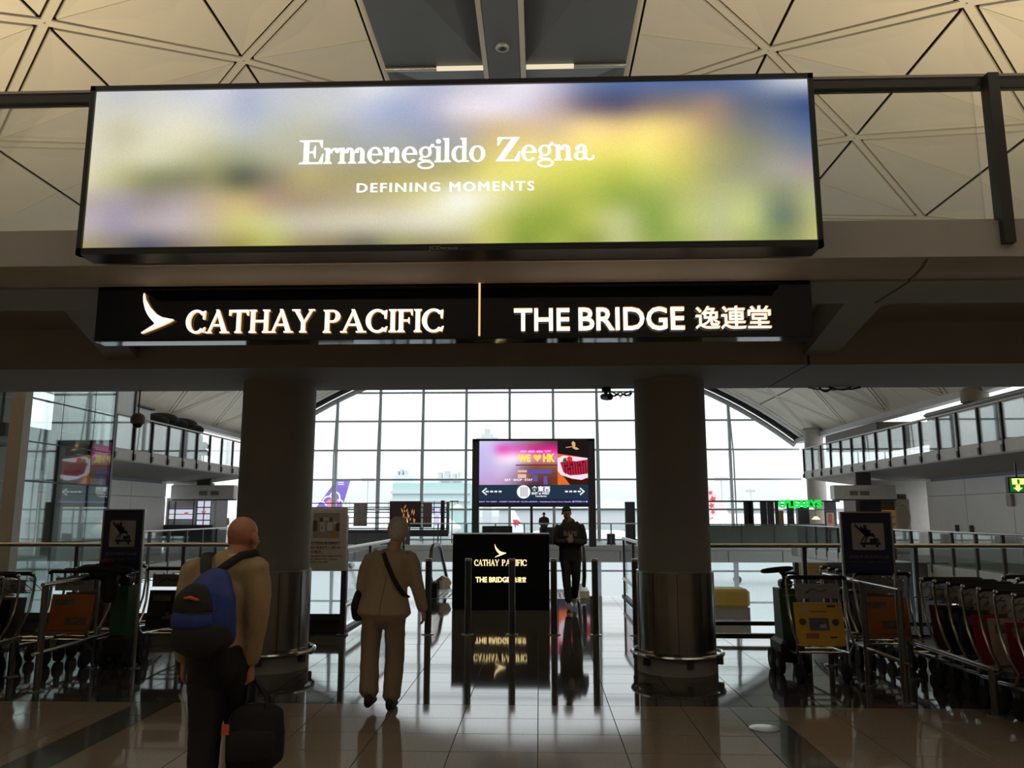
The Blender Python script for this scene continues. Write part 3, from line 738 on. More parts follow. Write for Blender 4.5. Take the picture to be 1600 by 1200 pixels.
# ================================================================== big screen over the far deck
Yl = 40.0
ld = thing('big_screen', 'large dark-framed screen with pink food advert standing before the glass wall', 'screen', (-.4, Yl, 0))
def lx(x): return atY(x, 700, Yl).x
def lz(y): return atY(800, y, Yl).z
DF = mat('screen_frame', (.03, .03, .034), .4)
MB().box(lx(738), lx(748.5), Yl, Yl + .5, .0, lz(685.5)).build('frame_leg', DF, ld); MB().box(lx(918.5), lx(929.5), Yl, Yl + .5, .0, lz(685.5)).build('frame_leg', DF, ld)
MB().box(lx(738), lx(929.5), Yl, Yl + .4, lz(689), lz(685.5)).build('frame', DF, ld); MB().box(lx(748), lx(919), Yl, Yl + .4, lz(792), lz(786.5)).build('frame', DF, ld)
MB().box(lx(748), lx(919), Yl + .05, Yl + .4, lz(788), lz(688)).build('casing', DF, ld)
MB().box(lx(828), lx(832), Yl + .1, Yl + .3, 0, lz(791)).build('frame_leg', DF, ld)
SG = T('''
205,196,240 200,190,240 190,175,225 165,150,200 150,135,150 140,110,110 110,75,75 90,60,60
200,185,240 205,180,240 230,90,190 230,100,190 220,80,170 215,40,140 225,30,140 225,30,140
195,180,235 200,190,235 245,200,235 250,220,240 240,190,225 220,130,190 215,120,180 215,130,185
190,175,235 195,180,235 210,190,230 200,180,220 150,110,120 140,80,50 150,85,50 150,85,50
190,165,225 195,165,220 200,170,215 175,140,180 150,100,110 120,70,70 110,60,50 120,60,50
190,150,205 195,155,205 185,145,190 160,120,165 120,70,90 95,45,50 100,45,40 120,55,30''')
picture('screen', SG, lx(749), lx(871), lz(757.5), lz(688), Yl + .03, vmat('advert_picture', .92), ld, 48, 24)
def patch(nm, pts, col, d=.02, st=1.0):
    o0 = Vector((lx(800), Yl + d, lz(700)))
    poly = [(lx(x) - o0.x, lz(y) - o0.z) for x, y in pts]
    return MB().prism(poly, o0, AX, AZ, (0, .004, 0)).build(nm, emat('led_%d_%d_%d' % col, lin(col), st * .88), ld)
def rp(x0, y0, x1, y1): return [(x0, y0), (x1, y0), (x1, y1), (x0, y1)]
patch('food_picture', rp(871, 688, 918, 757.5), (28, 22, 24), .024)
patch('food_picture', [(871, 709), (893, 712), (918, 716), (918, 757.5), (871, 757.5)], (225, 110, 45), .022)
patch('food_picture', [(873, 735), (918, 748), (918, 757.5), (890, 757.5)], (60, 25, 20), .0215)
patch('plate_picture', [(871, 716), (880, 712), (900, 714), (918, 716), (918, 746), (908, 750), (893, 748), (876, 742), (871, 736)], (245, 225, 240), .021)
patch('meat_picture', [(875, 723), (884, 719), (900, 721), (918, 718), (918, 740), (905, 742), (890, 743), (880, 738)], (175, 40, 60), .019)
for i in range(9):
    x = 881 + i * 4; patch('meat_picture', [(x, 722), (x + 1.6, 721), (x + 3.4, 740), (x + 1.8, 741)], (105, 15, 35), .018)
for x, y in ((884, 728), (893, 726), (889, 733), (905, 727), (911, 722)): patch('berry_picture', [(x + 1.6 * cos(t), y + 1.4 * sin(t)) for t in [k_ * pi / 4 for k_ in range(8)]], (30, 15, 30), .017)
patch('garnish_picture', [(885, 716), (889, 713), (894, 715), (894, 720), (888, 722)], (225, 40, 45), .018)
patch('garnish_picture', [(879, 719), (882, 715), (885, 717), (885, 722), (881, 723)], (60, 100, 50), .0175)
for q in ([(884, 699), (894, 697.5), (894, 698.7), (884, 700)], [(893, 692), (896, 689), (898, 696), (895, 700)], [(896, 690), (899, 692), (899, 700), (896, 700)], [(894, 700), (901, 699), (905, 702), (900, 703)]):
    patch('golden_mark', q, (225, 175, 110), .02)
for (x0, y0, x1, y1), c in (((808, 745), (0, 0)) and [((809, 734.5, 823, 738), (225, 190, 170)), ((824, 733.5, 862, 740), (95, 85, 170)), ((809, 741, 822, 747), (235, 195, 170)), ((833, 743, 840, 752), (90, 90, 180)), ((849, 744, 855, 757), (90, 90, 170)), ((806, 726, 871, 727.5), (90, 30, 60))]):
    patch('booth_picture', rp(x0, y0, x1, y1), c, .022)
patch('band', rp(748.5, 757.5, 918.5, 787), (36, 52, 70), .022)
patch('ticker', rp(748.5, 780.5, 918.5, 787), (24, 30, 58), .020)
YEL = emat('sign_yellow', lin((255, 222, 60)), 1.05)
def led_text(s, x0, y0, x1, y1, m, off=.02):
    a_, b_ = (lx(x0), lz(y1)), (lx(x1), lz(y0))
    fit_text(MB(), s, (a_[0], Yl + .012, a_[1]), AX, AZ, b_[0] - a_[0], b_[1] - a_[1], NY, off).build('advert_lettering', m, ld)
led_text('WE', 810, 710, 829, 722, YEL, .05); led_text('HK', 848.5, 709, 867, 722, YEL, .05)
hp = []
for i in range(28):
    t = 2 * pi * i / 28; hp.append((839.5 + 6 * sin(t) ** 3, 715 - (6.5 * cos(t) - 2.6 * cos(2 * t) - 1.0 * cos(3 * t) - .5 * cos(4 * t)) * .82))
patch('heart_picture', hp, (255, 222, 60), .012, 1.05)
for sgn, x0 in ((1, 753), (-1, 913)):
    patch('arrow', [(x0, 768), (x0 + sgn * 7, 762), (x0 + sgn * 8.2, 763.6), (x0 + sgn * 3, 768), (x0 + sgn * 8.2, 772.4), (x0 + sgn * 7, 774)], (245, 248, 252), .018)
    for i in range(4): patch('arrow', rp(*sorted((x0 + sgn * (6.5 + i * 6.6), x0 + sgn * (11 + i * 6.6)))[:1], 766.8, sorted((x0 + sgn * (6.5 + i * 6.6), x0 + sgn * (11 + i * 6.6)))[1], 769.2), (245, 248, 252), .018)
patch('round_logo', [(818 + 10.5 * cos(2 * pi * i / 28), 768.5 + 10.5 * sin(2 * pi * i / 28)) for i in range(28)], (248, 248, 250), .018)
for x in (814, 817, 820, 823): patch('round_logo', rp(x - .5, 761, x + .5, 776), (70, 75, 110), .016)
WL = emat('led_white', (.95, .95, 1), 1.0)
led_text('食東西', 830, 759.5, 859, 768.5, WL, .03); led_text('EAST to WEST', 830.5, 769, 858, 772.8, WL, .03); led_text('Food Market', 836.5, 774, 853.5, 776.4, WL, .02)
led_text('EAST TO WEST · STREET FOOD BY ALVIN LEUNG – Redefined Hong Kong Snacks 香港街頭小食', 749.5, 782.3, 917.5, 785.6, emat('ticker_lilac', lin((190, 170, 245)), 1.0), .02)
led_text('最愛香港', 812, 703.8, 862, 707.2, emat('pink_white', lin((250, 190, 235)), 1.0), .02)
led_text('EAT · SHOP · STAY', 789, 748, 832, 751.6, WL, .02)

# ================================================================== things hanging under the bridge beam
cc = thing('security_camera', 'small black security camera with loose cables under the bridge beam', 'camera', (*atY(955, 606, 9.0).xy, 3.03))
a_ = atY(947, 606, 9.05)
MB().bbox(a_.x - .05, a_.x + .05, 8.98, 9.1, 2.98, 3.03, .008).build('mount', BLACK, cc)
MB().tube([(a_.x, 9.03, 3.0), (a_.x - .01, 9.0, 2.95), (a_.x, 8.98, 2.92)], .022, 8).build('arm', BLACK, cc, True)
MB().tube([(a_.x - .04, 9.06, 2.93), (a_.x, 8.98, 2.915), (a_.x + .03, 8.88, 2.90)], [.035, .04, .036], 10).build('camera_body', BLACK, cc, True)
random.seed(3)
for j in range(3):
    pts = [(a_.x + .03 + .26 * t / 8, 9.06 - .02 * j, 3.0 - .05 * sin(pi * t / 8 * (1 + j)) ** 2 - .012 * random.random() - .014 * j) for t in range(9)]
    MB().tube(pts, .008, 6).build('cable', RUBBER, cc, True)
cb = thing('cable_bundle', 'loose black cables sagging under the bridge beam, right of the access-plate column', 'cable', (*atY(1300, 606, 9.0).xy, 3.03))
for j, (xa, xb, dz) in enumerate(((1262, 1330, .035), (1280, 1300, .06), (1295, 1345, .03))):
    A_, B_ = atY(xa, 606, 9.05).x, atY(xb, 606, 9.05).x
    MB().tube([(A_ + (B_ - A_) * t / 10, 9.05, 3.025 - dz * sin(pi * t / 10) * (.7 + .3 * random.random())) for t in range(11)], .010, 6).build('cable', RUBBER if j else mat('cable_pale', (.4, .4, .4), .5), cb, True)
dm = atY(215.5, 657, 9.0)
dc = thing('dome_camera', 'round beige dome camera hanging on a thin rod from the bridge beam', 'camera', (dm.x, dm.y, 3.03))
MB().cyl((dm.x, dm.y, dm.z + .06), (dm.x, dm.y, 3.03), .009, 8).build('rod', DSTEEL, dc, True)
MB().lathe([(0, .085), (.03, .085), (.06, .065), (.078, .035), (.082, 0), (.078, -.03), (.06, -.042), (0, -.042)], dm, 24).build('housing', mat('camera_beige', (.36, .34, .30), .5), dc, True)
MB().lathe([(0, -.088), (.025, -.084), (.045, -.070), (.055, -.042), (0, -.042)], dm, 20).build('dome', BLACK, dc, True)

# ================================================================== atrium: galleries, walkways, far deck
UND = mat('gallery_soffit', (.27, .255, .23), .7)
GEDGE = mat('gallery_edge', (.55, .54, .52), .55)
def gallery(sgn, xe, y0, y1, yv, name, label):
    """upper gallery along the hall: slab with tapering soffit, glass balustrade"""
    s = bpy.data.objects.new(name, None); COL.objects.link(s); s['kind'] = 'structure'; OFF[s.name] = Vector()
    X = lambda d: xe + sgn * d
    yn = y0
    pr = [(0, 3.30), (0, 3.36), (2.2, 3.03), (6.5, 3.03), (6.5, 3.62), (.06, 3.62)]
    MB().prism([(sgn * a, z) for a, z in [(0, 3.28), (2.3, 2.98), (4, 2.98), (4, 3.62), (0, 3.62)]], (xe, yn, 0), AX, AZ, (0, y1 - yn, 0)).build('gallery_slab', UND, s)
    t = thing('gallery_balustrade', label, 'balustrade', (xe, (y0 + y1) / 2, 3.3))
    a, b = sorted((X(-.06), X(.0)))
    ys = [yv - 1.2 * i for i in range(int((yv - y0) / 1.2) + 1)]
    pm = None
    for i, y in enumerate(ys):
        a2, b2 = sorted((X(-.12), X(-.05)))
        if pm is None:
            pm = MB().box(a2, b2, y - .035, y + .035, 3.36, 4.70).build('post', BLACK, t); fm = MB().box(*sorted((X(-.16), X(.02))), y - .05, y + .05, 3.33, 3.52).build('post_foot', BLACK, pm)
            gm = MB().box(*sorted((X(-.075), X(-.06))), y - 1.14, y - .06, 3.66, 4.66).build('glass_pane', GL, t)
            em = MB().box(*sorted((X(-.10), X(-.0))), y - 1.13, y - .07, 3.30, 3.64).build('edge_panel', GEDGE, t)
        else:
            o = inst(pm, (0, -1.2 * i, 0), t); inst(fm, (0, 0, 0), o)
            if y - 1.2 > y0 - .5: inst(gm, (0, -1.2 * i, 0), t); inst(em, (0, -1.2 * i, 0), t)
    MB().box(*sorted((X(-.14), X(-.03))), y0, y1, 4.70, 4.75).build('handrail', mat('gallery_rail', (.42, .40, .37), .4), t)
    MB().box(*sorted((X(-.02), X(.02))), y0, y1, 3.27, 3.31).build('edge_line', GEDGE, t)
    return s
gallery(1, 13.0, 14.5, 39.4, 39.3, 'floor_gallery_right', 'upper gallery glass balustrade with black posts, above the white wall and green exit sign')
gallery(-1, -13.3, 22.4, 36.6, 35.05, 'floor_gallery_left', 'upper gallery glass balustrade with black posts, behind the hanging dome camera')
# end balustrade of the right gallery
t = thing('gallery_end_balustrade', 'short glass balustrade closing the far end of the upper gallery by the grey column', 'balustrade', (14.5, 39.4, 3.6))
MB().box(12.9, 16.9, 39.36, 39.42, 4.70, 4.75).build('handrail', GEDGE, t)
for i in range(4): MB().box(12.95 + i * 1.3, 13.0 + i * 1.3, 39.36, 39.42, 3.6, 4.7).build('post', BLACK, t)
for i in range(3): MB().box(13.03 + i * 1.3, 14.22 + i * 1.3, 39.385, 39.395, 3.66, 4.66).build('glass_pane', GL, t)
# things standing on the galleries
UPW = mat('upper_wall_panel', (.72, .74, .76), .5)
up = thing('upper_lounge_block', 'pale grey panelled room standing behind the upper gallery glass', 'room', (16.5, 27, 3.62))
MB().bbox(15.2, 15.75, 24.5, 31.5, 3.62, 5.30, .05).build('wall_block', UPW, up)
MB().bbox(15.1, 15.75, 24.4, 31.6, 5.30, 5.50, .08).build('roof_edge', mat('lounge_roof', (.33, .34, .35), .5), up)
for i, (y0, y1) in enumerate(((29.6, 31.0), (26.6, 27.6))):
    MB().box(15.13, 15.22, y0, y1, 3.62, 5.2).build('door', mat('lounge_door', (.2, .21, .22), .4), up)
for y0, y1 in ((27.9, 29.4), (24.9, 26.3)):
    MB().box(15.15, 15.22, y0, y1, 3.8, 5.3).build('panel', mat('lounge_panel', (.82, .84, .86), .4), up)
MB().lathe([(0, 0), (.45, 0), (.45, .42), (.35, .5), (0, .5)], (15.4, 28.3, 5.50), 24).build('drum', mat('drum_brown', (.22, .18, .13), .6), up, True)
ub = thing('upper_advert_wall', 'dark advert panel with pale figures on the upper gallery at the frame edge', 'panel', (15.0, 21.5, 3.62))
MB().box(15.0, 15.2, 18.5, 23.6, 3.62, 5.9).build('board', BLACK, ub)
for y in (19.5, 20.4, 21.2, 22.0): MB().tube([(14.96, y, 5.6), (14.97, y + .25, 5.3), (14.96, y + .1, 5.0)], .06, 6).build('figure_print', mat('advert_flesh', (.5, .38, .32), .5), ub)
single(MB().bbox(13.9, 16.9, 33, 39, 4.55, 5.35, .05), 'gallery_screen_wall', mat('gallery_brown', (.10, .085, .065), .6), 'low dark brown screen wall at the far end of the right upper gallery', 'screen wall')
lb = thing('upper_service_block', 'dark-topped pale grey service block on the left upper gallery beside the dome camera', 'service block', (-14.6, 27.5, 3.62))
MB().bbox(-15.2, -14.2, 26.9, 28.4, 3.62, 5.35, .03).build('body', WHITE, lb)
MB().bbox(-15.22, -14.1, 26.8, 28.5, 5.35, 5.42, .02).build('top', DGREY, lb)
lc = thing('upper_beige_drum', 'brown rounded duct drum behind the left upper gallery rail', 'duct', (-15, 26, 5.2))
MB().bbox(-16.5, -15.3, 26.5, 28.8, 4.6, 5.7, .2).build('drum', mat('drum_brown', (.22, .18, .13), .6), lc)
MB().box(-16.3, -15.35, 26.7, 28.6, 3.62, 4.62).build('stand', DGREY, lc)
lp = thing('covered_pile', 'lumpy dark covered pile on a pale box behind the left gallery rail', 'pile', (-14.6, 31, 3.62))
pb = MB()
for i, (y, z, r) in enumerate(((29.2, 5.05, .45), (30.0, 5.2, .5), (30.9, 5.1, .42), (31.7, 5.2, .5), (32.4, 5.05, .42))): pb.ell((-14.6, y, z), (.7, r * 1.1, .26), 12, 7)
lpc = pb.build('cover', RUBBER, lp, True); lpc['kind'] = 'stuff'
MB().bbox(-15.2, -14.0, 29.0, 32.6, 3.62, 4.85, .03).build('box', mat('pale_box', (.52, .53, .56), .5), lp)
for i, y in enumerate((32.2, 34.6)):
    ml = thing('floor_lamp', 'grey double-shaded lamp standing behind the left upper gallery glass, %s' % ('nearer of the two' if i == 0 else 'farther of the two'), 'lamp', (-14.8, y, 3.62), group='lamps on the left upper gallery')
    MB().lathe([(0, 0), (.22, 0), (.22, .04), (.03, .06), (.03, 1.0), (0, 1.0)], (-14.8, y, 3.62), 14).build('stand', MGREY, ml, True)
    for z in (.55, .85): MB().lathe([(.05, .25), (.32, 0), (.33, 0), (.07, .27)], (-14.8, y, 3.62 + z), 16).build('lamp_shade', mat('lamp_grey', (.5, .5, .52), .5), ml, True)

# lower walkways at floor level along both sides
for sgn, nm, lab in ((1, 'floor_walkway_right', 'sloping line of glass balustrade with dark posts along the walkway by the white wall'), (-1, 'floor_walkway_left', 'glass balustrade with dark posts along the walkway behind the left trolley sign')):
    xe = sgn * 12.6
    wy0 = FE if sgn > 0 else 22.6
    struct(MB().box(*sorted((xe, sgn * 17)), wy0, 41, -.45, 0), nm, mat('walkway_slab', (.34, .33, .31), .4))
    t = thing('walkway_balustrade', lab, 'balustrade', (xe, 26, 0))
    MB().cyl((xe, wy0 + .3, 1.05), (xe, 41, 1.05), .03, 8).build('handrail', mat('walk_rail', (.45, .44, .42), .35, .7), t)
    pm = None
    for i in range(20 if sgn > 0 else 13):
        y = (13 if sgn > 0 else 23) + 1.35 * i
        if pm is None:
            pm = MB().box(*sorted((xe - sgn * .05, xe + sgn * .04)), y - .04, y + .04, -.25, 1.03).build('post', DGREY, t)
            gm = MB().box(*sorted((xe - sgn * .01, xe)), y + .06, y + 1.29, .05, 1.0).build('glass_pane', GL, t)
            em = MB().box(*sorted((xe - sgn * .03, xe)), y + .06, y + 1.29, -.4, .0).build('edge_panel', GEDGE, t)
        else:
            for q in (pm, gm, em): inst(q, (0, 1.35 * i, 0), t)

# side walls under the galleries
for sgn, nm, x in ((1, 'wall_side_right', 15.5), (-1, 'wall_side_left', -15.9)):
    y1 = 32.6 if sgn > 0 else 33.6
    s = bpy.data.objects.new(nm, None); COL.objects.link(s); s['kind'] = 'structure'; OFF[nm] = Vector()
    wy_ = 13 if sgn > 0 else 25
    MB().box(*sorted((x + sgn * .06, x + sgn * 1.2)), wy_, y1, 0, 3.02).build('wall_core', GREY, s)
    y = y1
    while y > wy_ + 1:
        ya = max(wy_, y - 2.9)
        for z0, z1 in ((0, 2.28), (2.30, 2.97)):
            MB().box(*sorted((x, x + sgn * .08)), ya + .012, y - .012, z0, z1).build('panel', WHITE, s)
        y -= 2.9
    MB().box(*sorted((x - sgn * .05, x)), wy_, y1 - .5, 2.86, 2.99).build('duct', mat('duct_blue_grey', (.22, .24, .27), .5), s)
struct(MB().box(15.44, 15.52, 23.3, 24.9, 0, 2.25), 'door_1', mat('door_taupe', (.40, .36, .31), .5))
single(MB().bbox(15.38, 15.5, 26.7, 27.0, 1.85, 2.25, .02), 'wall_box', mat('wall_box_beige', (.38, .35, .31), .5), 'small beige box fixed on the white wall below the right gallery', 'wall box')
for i, y in enumerate((29.4, 30.4)):
    single(MB().bbox(15.4, 15.5, y - .06, y + .06, .95, 1.2, .01), 'wall_switch', DGREY, 'tiny dark wall switch on the white right wall, %s of the pair' % ('nearer' if i == 0 else 'farther'), 'switch', 'switches on the right wall')
# white bulkhead boxes with vents
for sgn, x0, x1, Y, lab, vx in ((1, 1304, 1400, 32.5, 'white boxed bulkhead with two vent grilles below the right gallery', ((1328, 1340), (1344, 1358))),
                               (-1, 266, 366, 34.5, 'white boxed bulkhead with two vent grilles below the left gallery', ((311, 324), (329, 342)))):
    a_, b_ = atY(x0, 780, Y), atY(x1, 758, Y)
    t = thing('vent_bulkhead', lab, 'bulkhead', ((a_.x + b_.x) / 2, Y, a_.z))
    MB().bbox(a_.x, b_.x, Y, Y + .45, a_.z, b_.z, .02).build('box', mat('bulkhead_white', (.74, .74, .73), .5), t)
    B(a_.x + .05, b_.x, Y + .05, Y + .4, a_.z - .05, a_.z).build('soffit_trim', DGREY, t)
    B((a_.x + b_.x) / 2 - .3, (a_.x + b_.x) / 2 + .3, Y + .1, Y + .3, b_.z, 3.26).build('hanger', DGREY, t)
    for u0, u1 in vx:
        g0, g1 = atY(u0, 774, Y), atY(u1, 767, Y)
        v_ = B(g0.x, g1.x, Y - .015, Y + .01, g0.z, g1.z).build('vent', mat('vent_dark', (.16, .15, .13), .6), t)
        for k_ in range(3): B(g0.x, g1.x, Y - .03, Y - .01, g0.z + (g1.z - g0.z) * (k_ + .5) / 3 - .012, g0.z + (g1.z - g0.z) * (k_ + .5) / 3 + .012).build('vent_slat', GREY, v_)
# poster and dark opening below the right bulkhead
def fp(x0, y0, x1, y1, Y): a_, b_ = atY(x0, y1, Y), atY(x1, y0, Y); return a_.x, b_.x, a_.z, b_.z
def fbox(x0, y0, x1, y1, Y, d): a_ = fp(x0, y0, x1, y1, Y); return MB().box(a_[0], a_[1], Y, Y + d, a_[2], a_[3])
struct(B(atY(1345, 800, 34.6).x, 17, 34.6, 34.8, 0, 3.02), 'wall_shop_right', mat('shop_wall', (.42, .40, .37), .6))
struct(B(-17, atY(330, 800, 36.6).x, 36.6, 36.8, 0, 3.02), 'wall_shop_left', mat('shop_wall', (.42, .40, .37), .6))
od = thing('shop_unit', 'dim shop opening with an orange poster under the right vent bulkhead', 'shop', (atY(1382, 850, 33).x, 33, 0))
a_ = fp(1345, 780, 1420, 860, 33)
B(a_[0], a_[1], 33.2, 34.5, 0, 2.4).build('opening', mat('opening_brown', (.16, .13, .10), .6), od)
q_ = fbox(1378, 797, 1415, 858, 33.1, .06); q_.build('poster', mat('poster_orange', lin((205, 140, 70)), .5, emit=.12), od)
for i in range(4):
    fbox(1383, 806 + i * 11, 1410, 810 + i * 11, 33.07, .03).build('poster_print', mat('poster_white', (.7, .62, .5), .5), od)
fbox(1346, 782, 1376, 800, 33.05, .15).build('lintel', BLACK, od)
c_ = atY(1411, 808, 33.0)
MB().tube([(c_.x + .28 * cos(t), 33.0, c_.z + .55 * sin(t)) for t in [i * pi / 6 for i in range(12)]], .05, 6, closed=True).build('script_sign', mat('script_white', (.55, .52, .47), .5), od)
fbox(1406, 780, 1420, 862, 33.0, .5).build('shop_pier', mat('pier_beige', (.5, .45, .37), .6), od)
# left: lit shelves and opening under the left bulkhead
ol = thing('shop_display', 'dim shop front with lit slatted display panels under the left vent bulkhead', 'shop', (atY(300, 850, 34.6).x, 34.6, 0))
a_ = fp(246, 782, 330, 850, 34.6)
B(a_[0], a_[1], 35.2, 36.5, 0, 2.3).build('back_wall', mat('shop_back', (.30, .29, .28), .6), ol)
LITW = emat('lit_display', lin((215, 220, 235)), .75)
for x0, y0, x1, y1 in ((263, 796, 272, 811), (274, 796, 300, 811)): fbox(x0, y0, x1, y1, 34.9, .08).build('lit_panel', LITW, ol)
fbox(307, 783, 328, 822, 34.85, .2).build('cabinet', LITW, ol)
for y in (792, 802, 812): fbox(306, y, 329, y + 1.6, 34.8, .05).build('shelf', BLACK, ol)
for x in (262, 272, 301, 306, 317, 328): fbox(x, 783, x + 1.5, 822, 34.78, .06).build('display_post', BLACK, ol)
for y in (795, 803, 811): fbox(262, y, 301, y + 1, 34.79, .05).build('display_bar', BLACK, ol)
for x, y in ((288, 802), (315, 800)): fbox(x, y - 1.5, x + 6, y + 1.5, 34.76, .03).build('red_mark', emat('red_mark', lin((215, 90, 80)), .8), ol)
fbox(243, 784, 250, 846, 34.6, .5).build('shop_pier', mat('pier_pale', (.55, .54, .52), .6), ol)
single(fbox(250, 820, 332, 846, 33.6, .12), 'counter_front', mat('counter_dark', (.055, .065, .065), .35), 'long dark counter front below the lit displays at left', 'counter')
# exit sign hung below the right gallery
ex = thing('exit_sign', 'green lit exit sign with running figure and arrow at the frame edge', 'sign', (atY(1590, 757, 22.6).x, 22.6, 2.2))
a_ = fp(1577, 745, 1606, 770, 22.6)
MB().bbox(a_[0], a_[1], 22.6, 22.75, a_[2], a_[3], .01).build('case', BLACK, ex)
B((a_[0] + a_[1]) / 2 - .02, (a_[0] + a_[1]) / 2 + .02, 22.65, 22.69, a_[3], 3.0).build('hanger', DSTEEL, ex)
fbox(1579.5, 747, 1603, 768.5, 22.585, .02).build('face', emat('exit_green', lin((30, 95, 35)), 1.0), ex)
EG = emat('exit_glow', lin((235, 250, 130)), 1.25)
fbox(1582, 747.5, 1600, 757, 22.575, .01).build('pictogram', EG, ex)
fbox(1590, 749, 1593, 756, 22.565, .01).build('figure', emat('exit_figure', lin((40, 110, 40)), 1), ex)
c_ = atY(1591, 763, 22.575); sc_ = 22.6 / FPX
MB().prism([(-7 * sc_, 1 * sc_), (-3 * sc_, 1 * sc_), (-3 * sc_, 5 * sc_), (3 * sc_, 5 * sc_), (3 * sc_, 1 * sc_), (7 * sc_, 1 * sc_), (0, -5 * sc_)], c_, AX, AZ, (0, .01, 0)).build('arrow', EG, ex)

# ---- glass-clad lift shaft at left
XS, S0, S1 = -11.0, 16.7, 20.12
sh_ = thing('glass_lift_shaft', 'tall glass-clad lift shaft with thin black mullions reflecting the big screen', 'lift shaft', (XS - 1.6, 20, -8))
TAUPE = mat('shaft_post', (.30, .28, .25), .5)
MB().box(XS - .28, XS + .02, S0 - .25, S0, -8, 6.2).build('corner_post', TAUPE, sh_)
MB().box(XS - .10, XS, S1, S1 + .08, -8, 6.2).build('corner_post', DSTEEL, sh_)
zs = [-8, -6, -4.2, -2.4, -.6, .95, 2.3, 3.15, 4.1, 5.2, 6.2]; ys = [S0, S0 + 1.2, S0 + 2.5, S1]
for i in range(3):
    for j in range(len(zs) - 1):
        MB().box(XS - .02, XS, ys[i] + .015, ys[i + 1] - .015, zs[j] + .015, zs[j + 1] - .015).build('glass_pane', TGL, sh_)
for y in ys[1:3]: MB().box(XS - .06, XS - .022, y - .02, y + .02, -8, 6.2).build('mullion', BLACK, sh_)
for z in zs[4:-1]: MB().box(XS - .06, XS - .022, S0, S1, z - .02, z + .02).build('transom', BLACK, sh_)
for i in range(3):
    for j in range(4, len(zs) - 1):
        x1 = XS - .28 - i * 1.3
        MB().box(x1 - 1.27, x1 - .03, S0 - .1, S0 - .08, zs[j] + .015, zs[j + 1] - .015).build('glass_pane', TGL, sh_)
for i in range(3): MB().box(XS - .33 - i * 1.3, XS - .28 - i * 1.3, S0 - .12, S0 - .06, -8, 6.2).build('mullion', TAUPE if i == 0 else BLACK, sh_)
for k_, (y, x) in enumerate(((S0 + .6, XS - 1.3), (S1 - .4, XS - 1.2), (S0 + 1.9, XS - 3.0), (S1 - .3, XS - 2.8))): MB().box(x - .13, x + .13, y - .13, y + .13, -8, 6.2).build('guide_post', TAUPE, sh_)
for z in (.2, 3.45, 4.9): MB().box(XS - 3.2, XS - .8, S0 + .4, S1 - .3, z - .15, z + .15).build('cross_beam', DGREY, sh_)
MB().bbox(XS - 2.9, XS - 1.0, S0 + .7, S1 - .6, -1.9, .6, .05).build('lift_car', mat('lift_car', (.5, .52, .53), .3, .5), sh_)
mk = thing('upper_wall_glass', 'pale glass screen with small gold mark on the left upper gallery by the lift shaft', 'screen wall', (-13.6, 23, 3.62))
MB().box(-14.0, -13.9, 22.6, 26.6, 3.62, 6.5).build('panel', mat('screen_greenish', (.45, .50, .47), .2), mk)
MB().box(-14.05, -13.85, 26.6, 26.7, 3.62, 6.5).build('frame', DSTEEL, mk)
for z in (5.55, 5.3): MB().prism([(0, 0), (.15, .12), (.3, 0), (.15, .05)], (-13.89, 23.7, z), (0, 1, 0), AZ, (.01, 0, 0)).build('gold_mark', emat('gold_mark', (1, .85, .6), .7), mk)

# ---- valley columns at the far ends
for sgn, px_, Yc in ((1, 1272, 44.5), (-1, 397, 44.5)):
    x = atY(px_, 700, Yc).x
    t = thing('valley_column', 'pale round column rising to the %s roof valley before the glass wall' % ('right' if sgn > 0 else 'left'), 'column', (x, Yc, 0))
    MB().lathe([(.5, 0), (.5, 6.2)], (x, Yc, 0), 24).build('shaft', mat('valley_paint', (.36, .34, .31), .6), t, True)
    MB().lathe([(0, 0), (.54, 0), (.54, -.12), (0, -.12)], (x, Yc, 6.3), 24).build('capital', CONC, t, True)

# ---- the far deck with its restaurants
FD = 42.0
struct(MB().box(-18, 18, FD, WY - .15, -.86, 0), 'floor_far_deck', mat('far_deck_edge', (.42, .42, .40), .5))
fdp = thing('deck_edge_panels', 'pale fascia panels along the edge of the far deck', 'fascia', (0, FD, -.9))
for i in range(13): B(-17.9 + i * 2.76, -17.9 + i * 2.76 + 2.70, FD - .06, FD, -.82, -.28).build('panel', mat('deck_panel', (.36, .36, .35), .5), fdp)
def deck_rail(x0p, x1p, ytop, label, Y, opaque=None, n=4):
    a_, b_ = atY(x0p, ytop, Y), atY(x1p, ytop, Y); x0, x1, zt_ = a_.x, b_.x, a_.z
    t = thing('deck_balustrade', label, 'balustrade', ((x0 + x1) / 2, Y, 0))
    B(x0, x1, Y - .03, Y + .05, zt_ - .06, zt_).build('handrail', GEDGE if opaque is None else DGREY, t)
    for i in range(n):
        xa, xb = x0 + (x1 - x0) * i / n, x0 + (x1 - x0) * (i + 1) / n
        B(xa + .03, xb - .03, Y, Y + .03, .02, zt_ - .07).build('panel' if opaque else 'glass_pane', opaque or GL, t)
        B(xa - .03, xa + .03, Y - .02, Y + .06, 0, zt_ - .05).build('post', DSTEEL, t)
    return t
deck_rail(1108, 1312, 818.5, 'dark green panelled parapet of the far deck below the green letters', FD - .1, mat('parapet_green', (.085, .105, .09), .25), 4)
deck_rail(640, 1000, 817, 'pale glass balustrade on the far deck behind the kiosk', FD - .1, None, 8)
deck_rail(470, 640, 834, 'low dark counter parapet on the far deck behind the woman', FD - .1, mat('counter_dark', (.055, .065, .065), .35), 4)
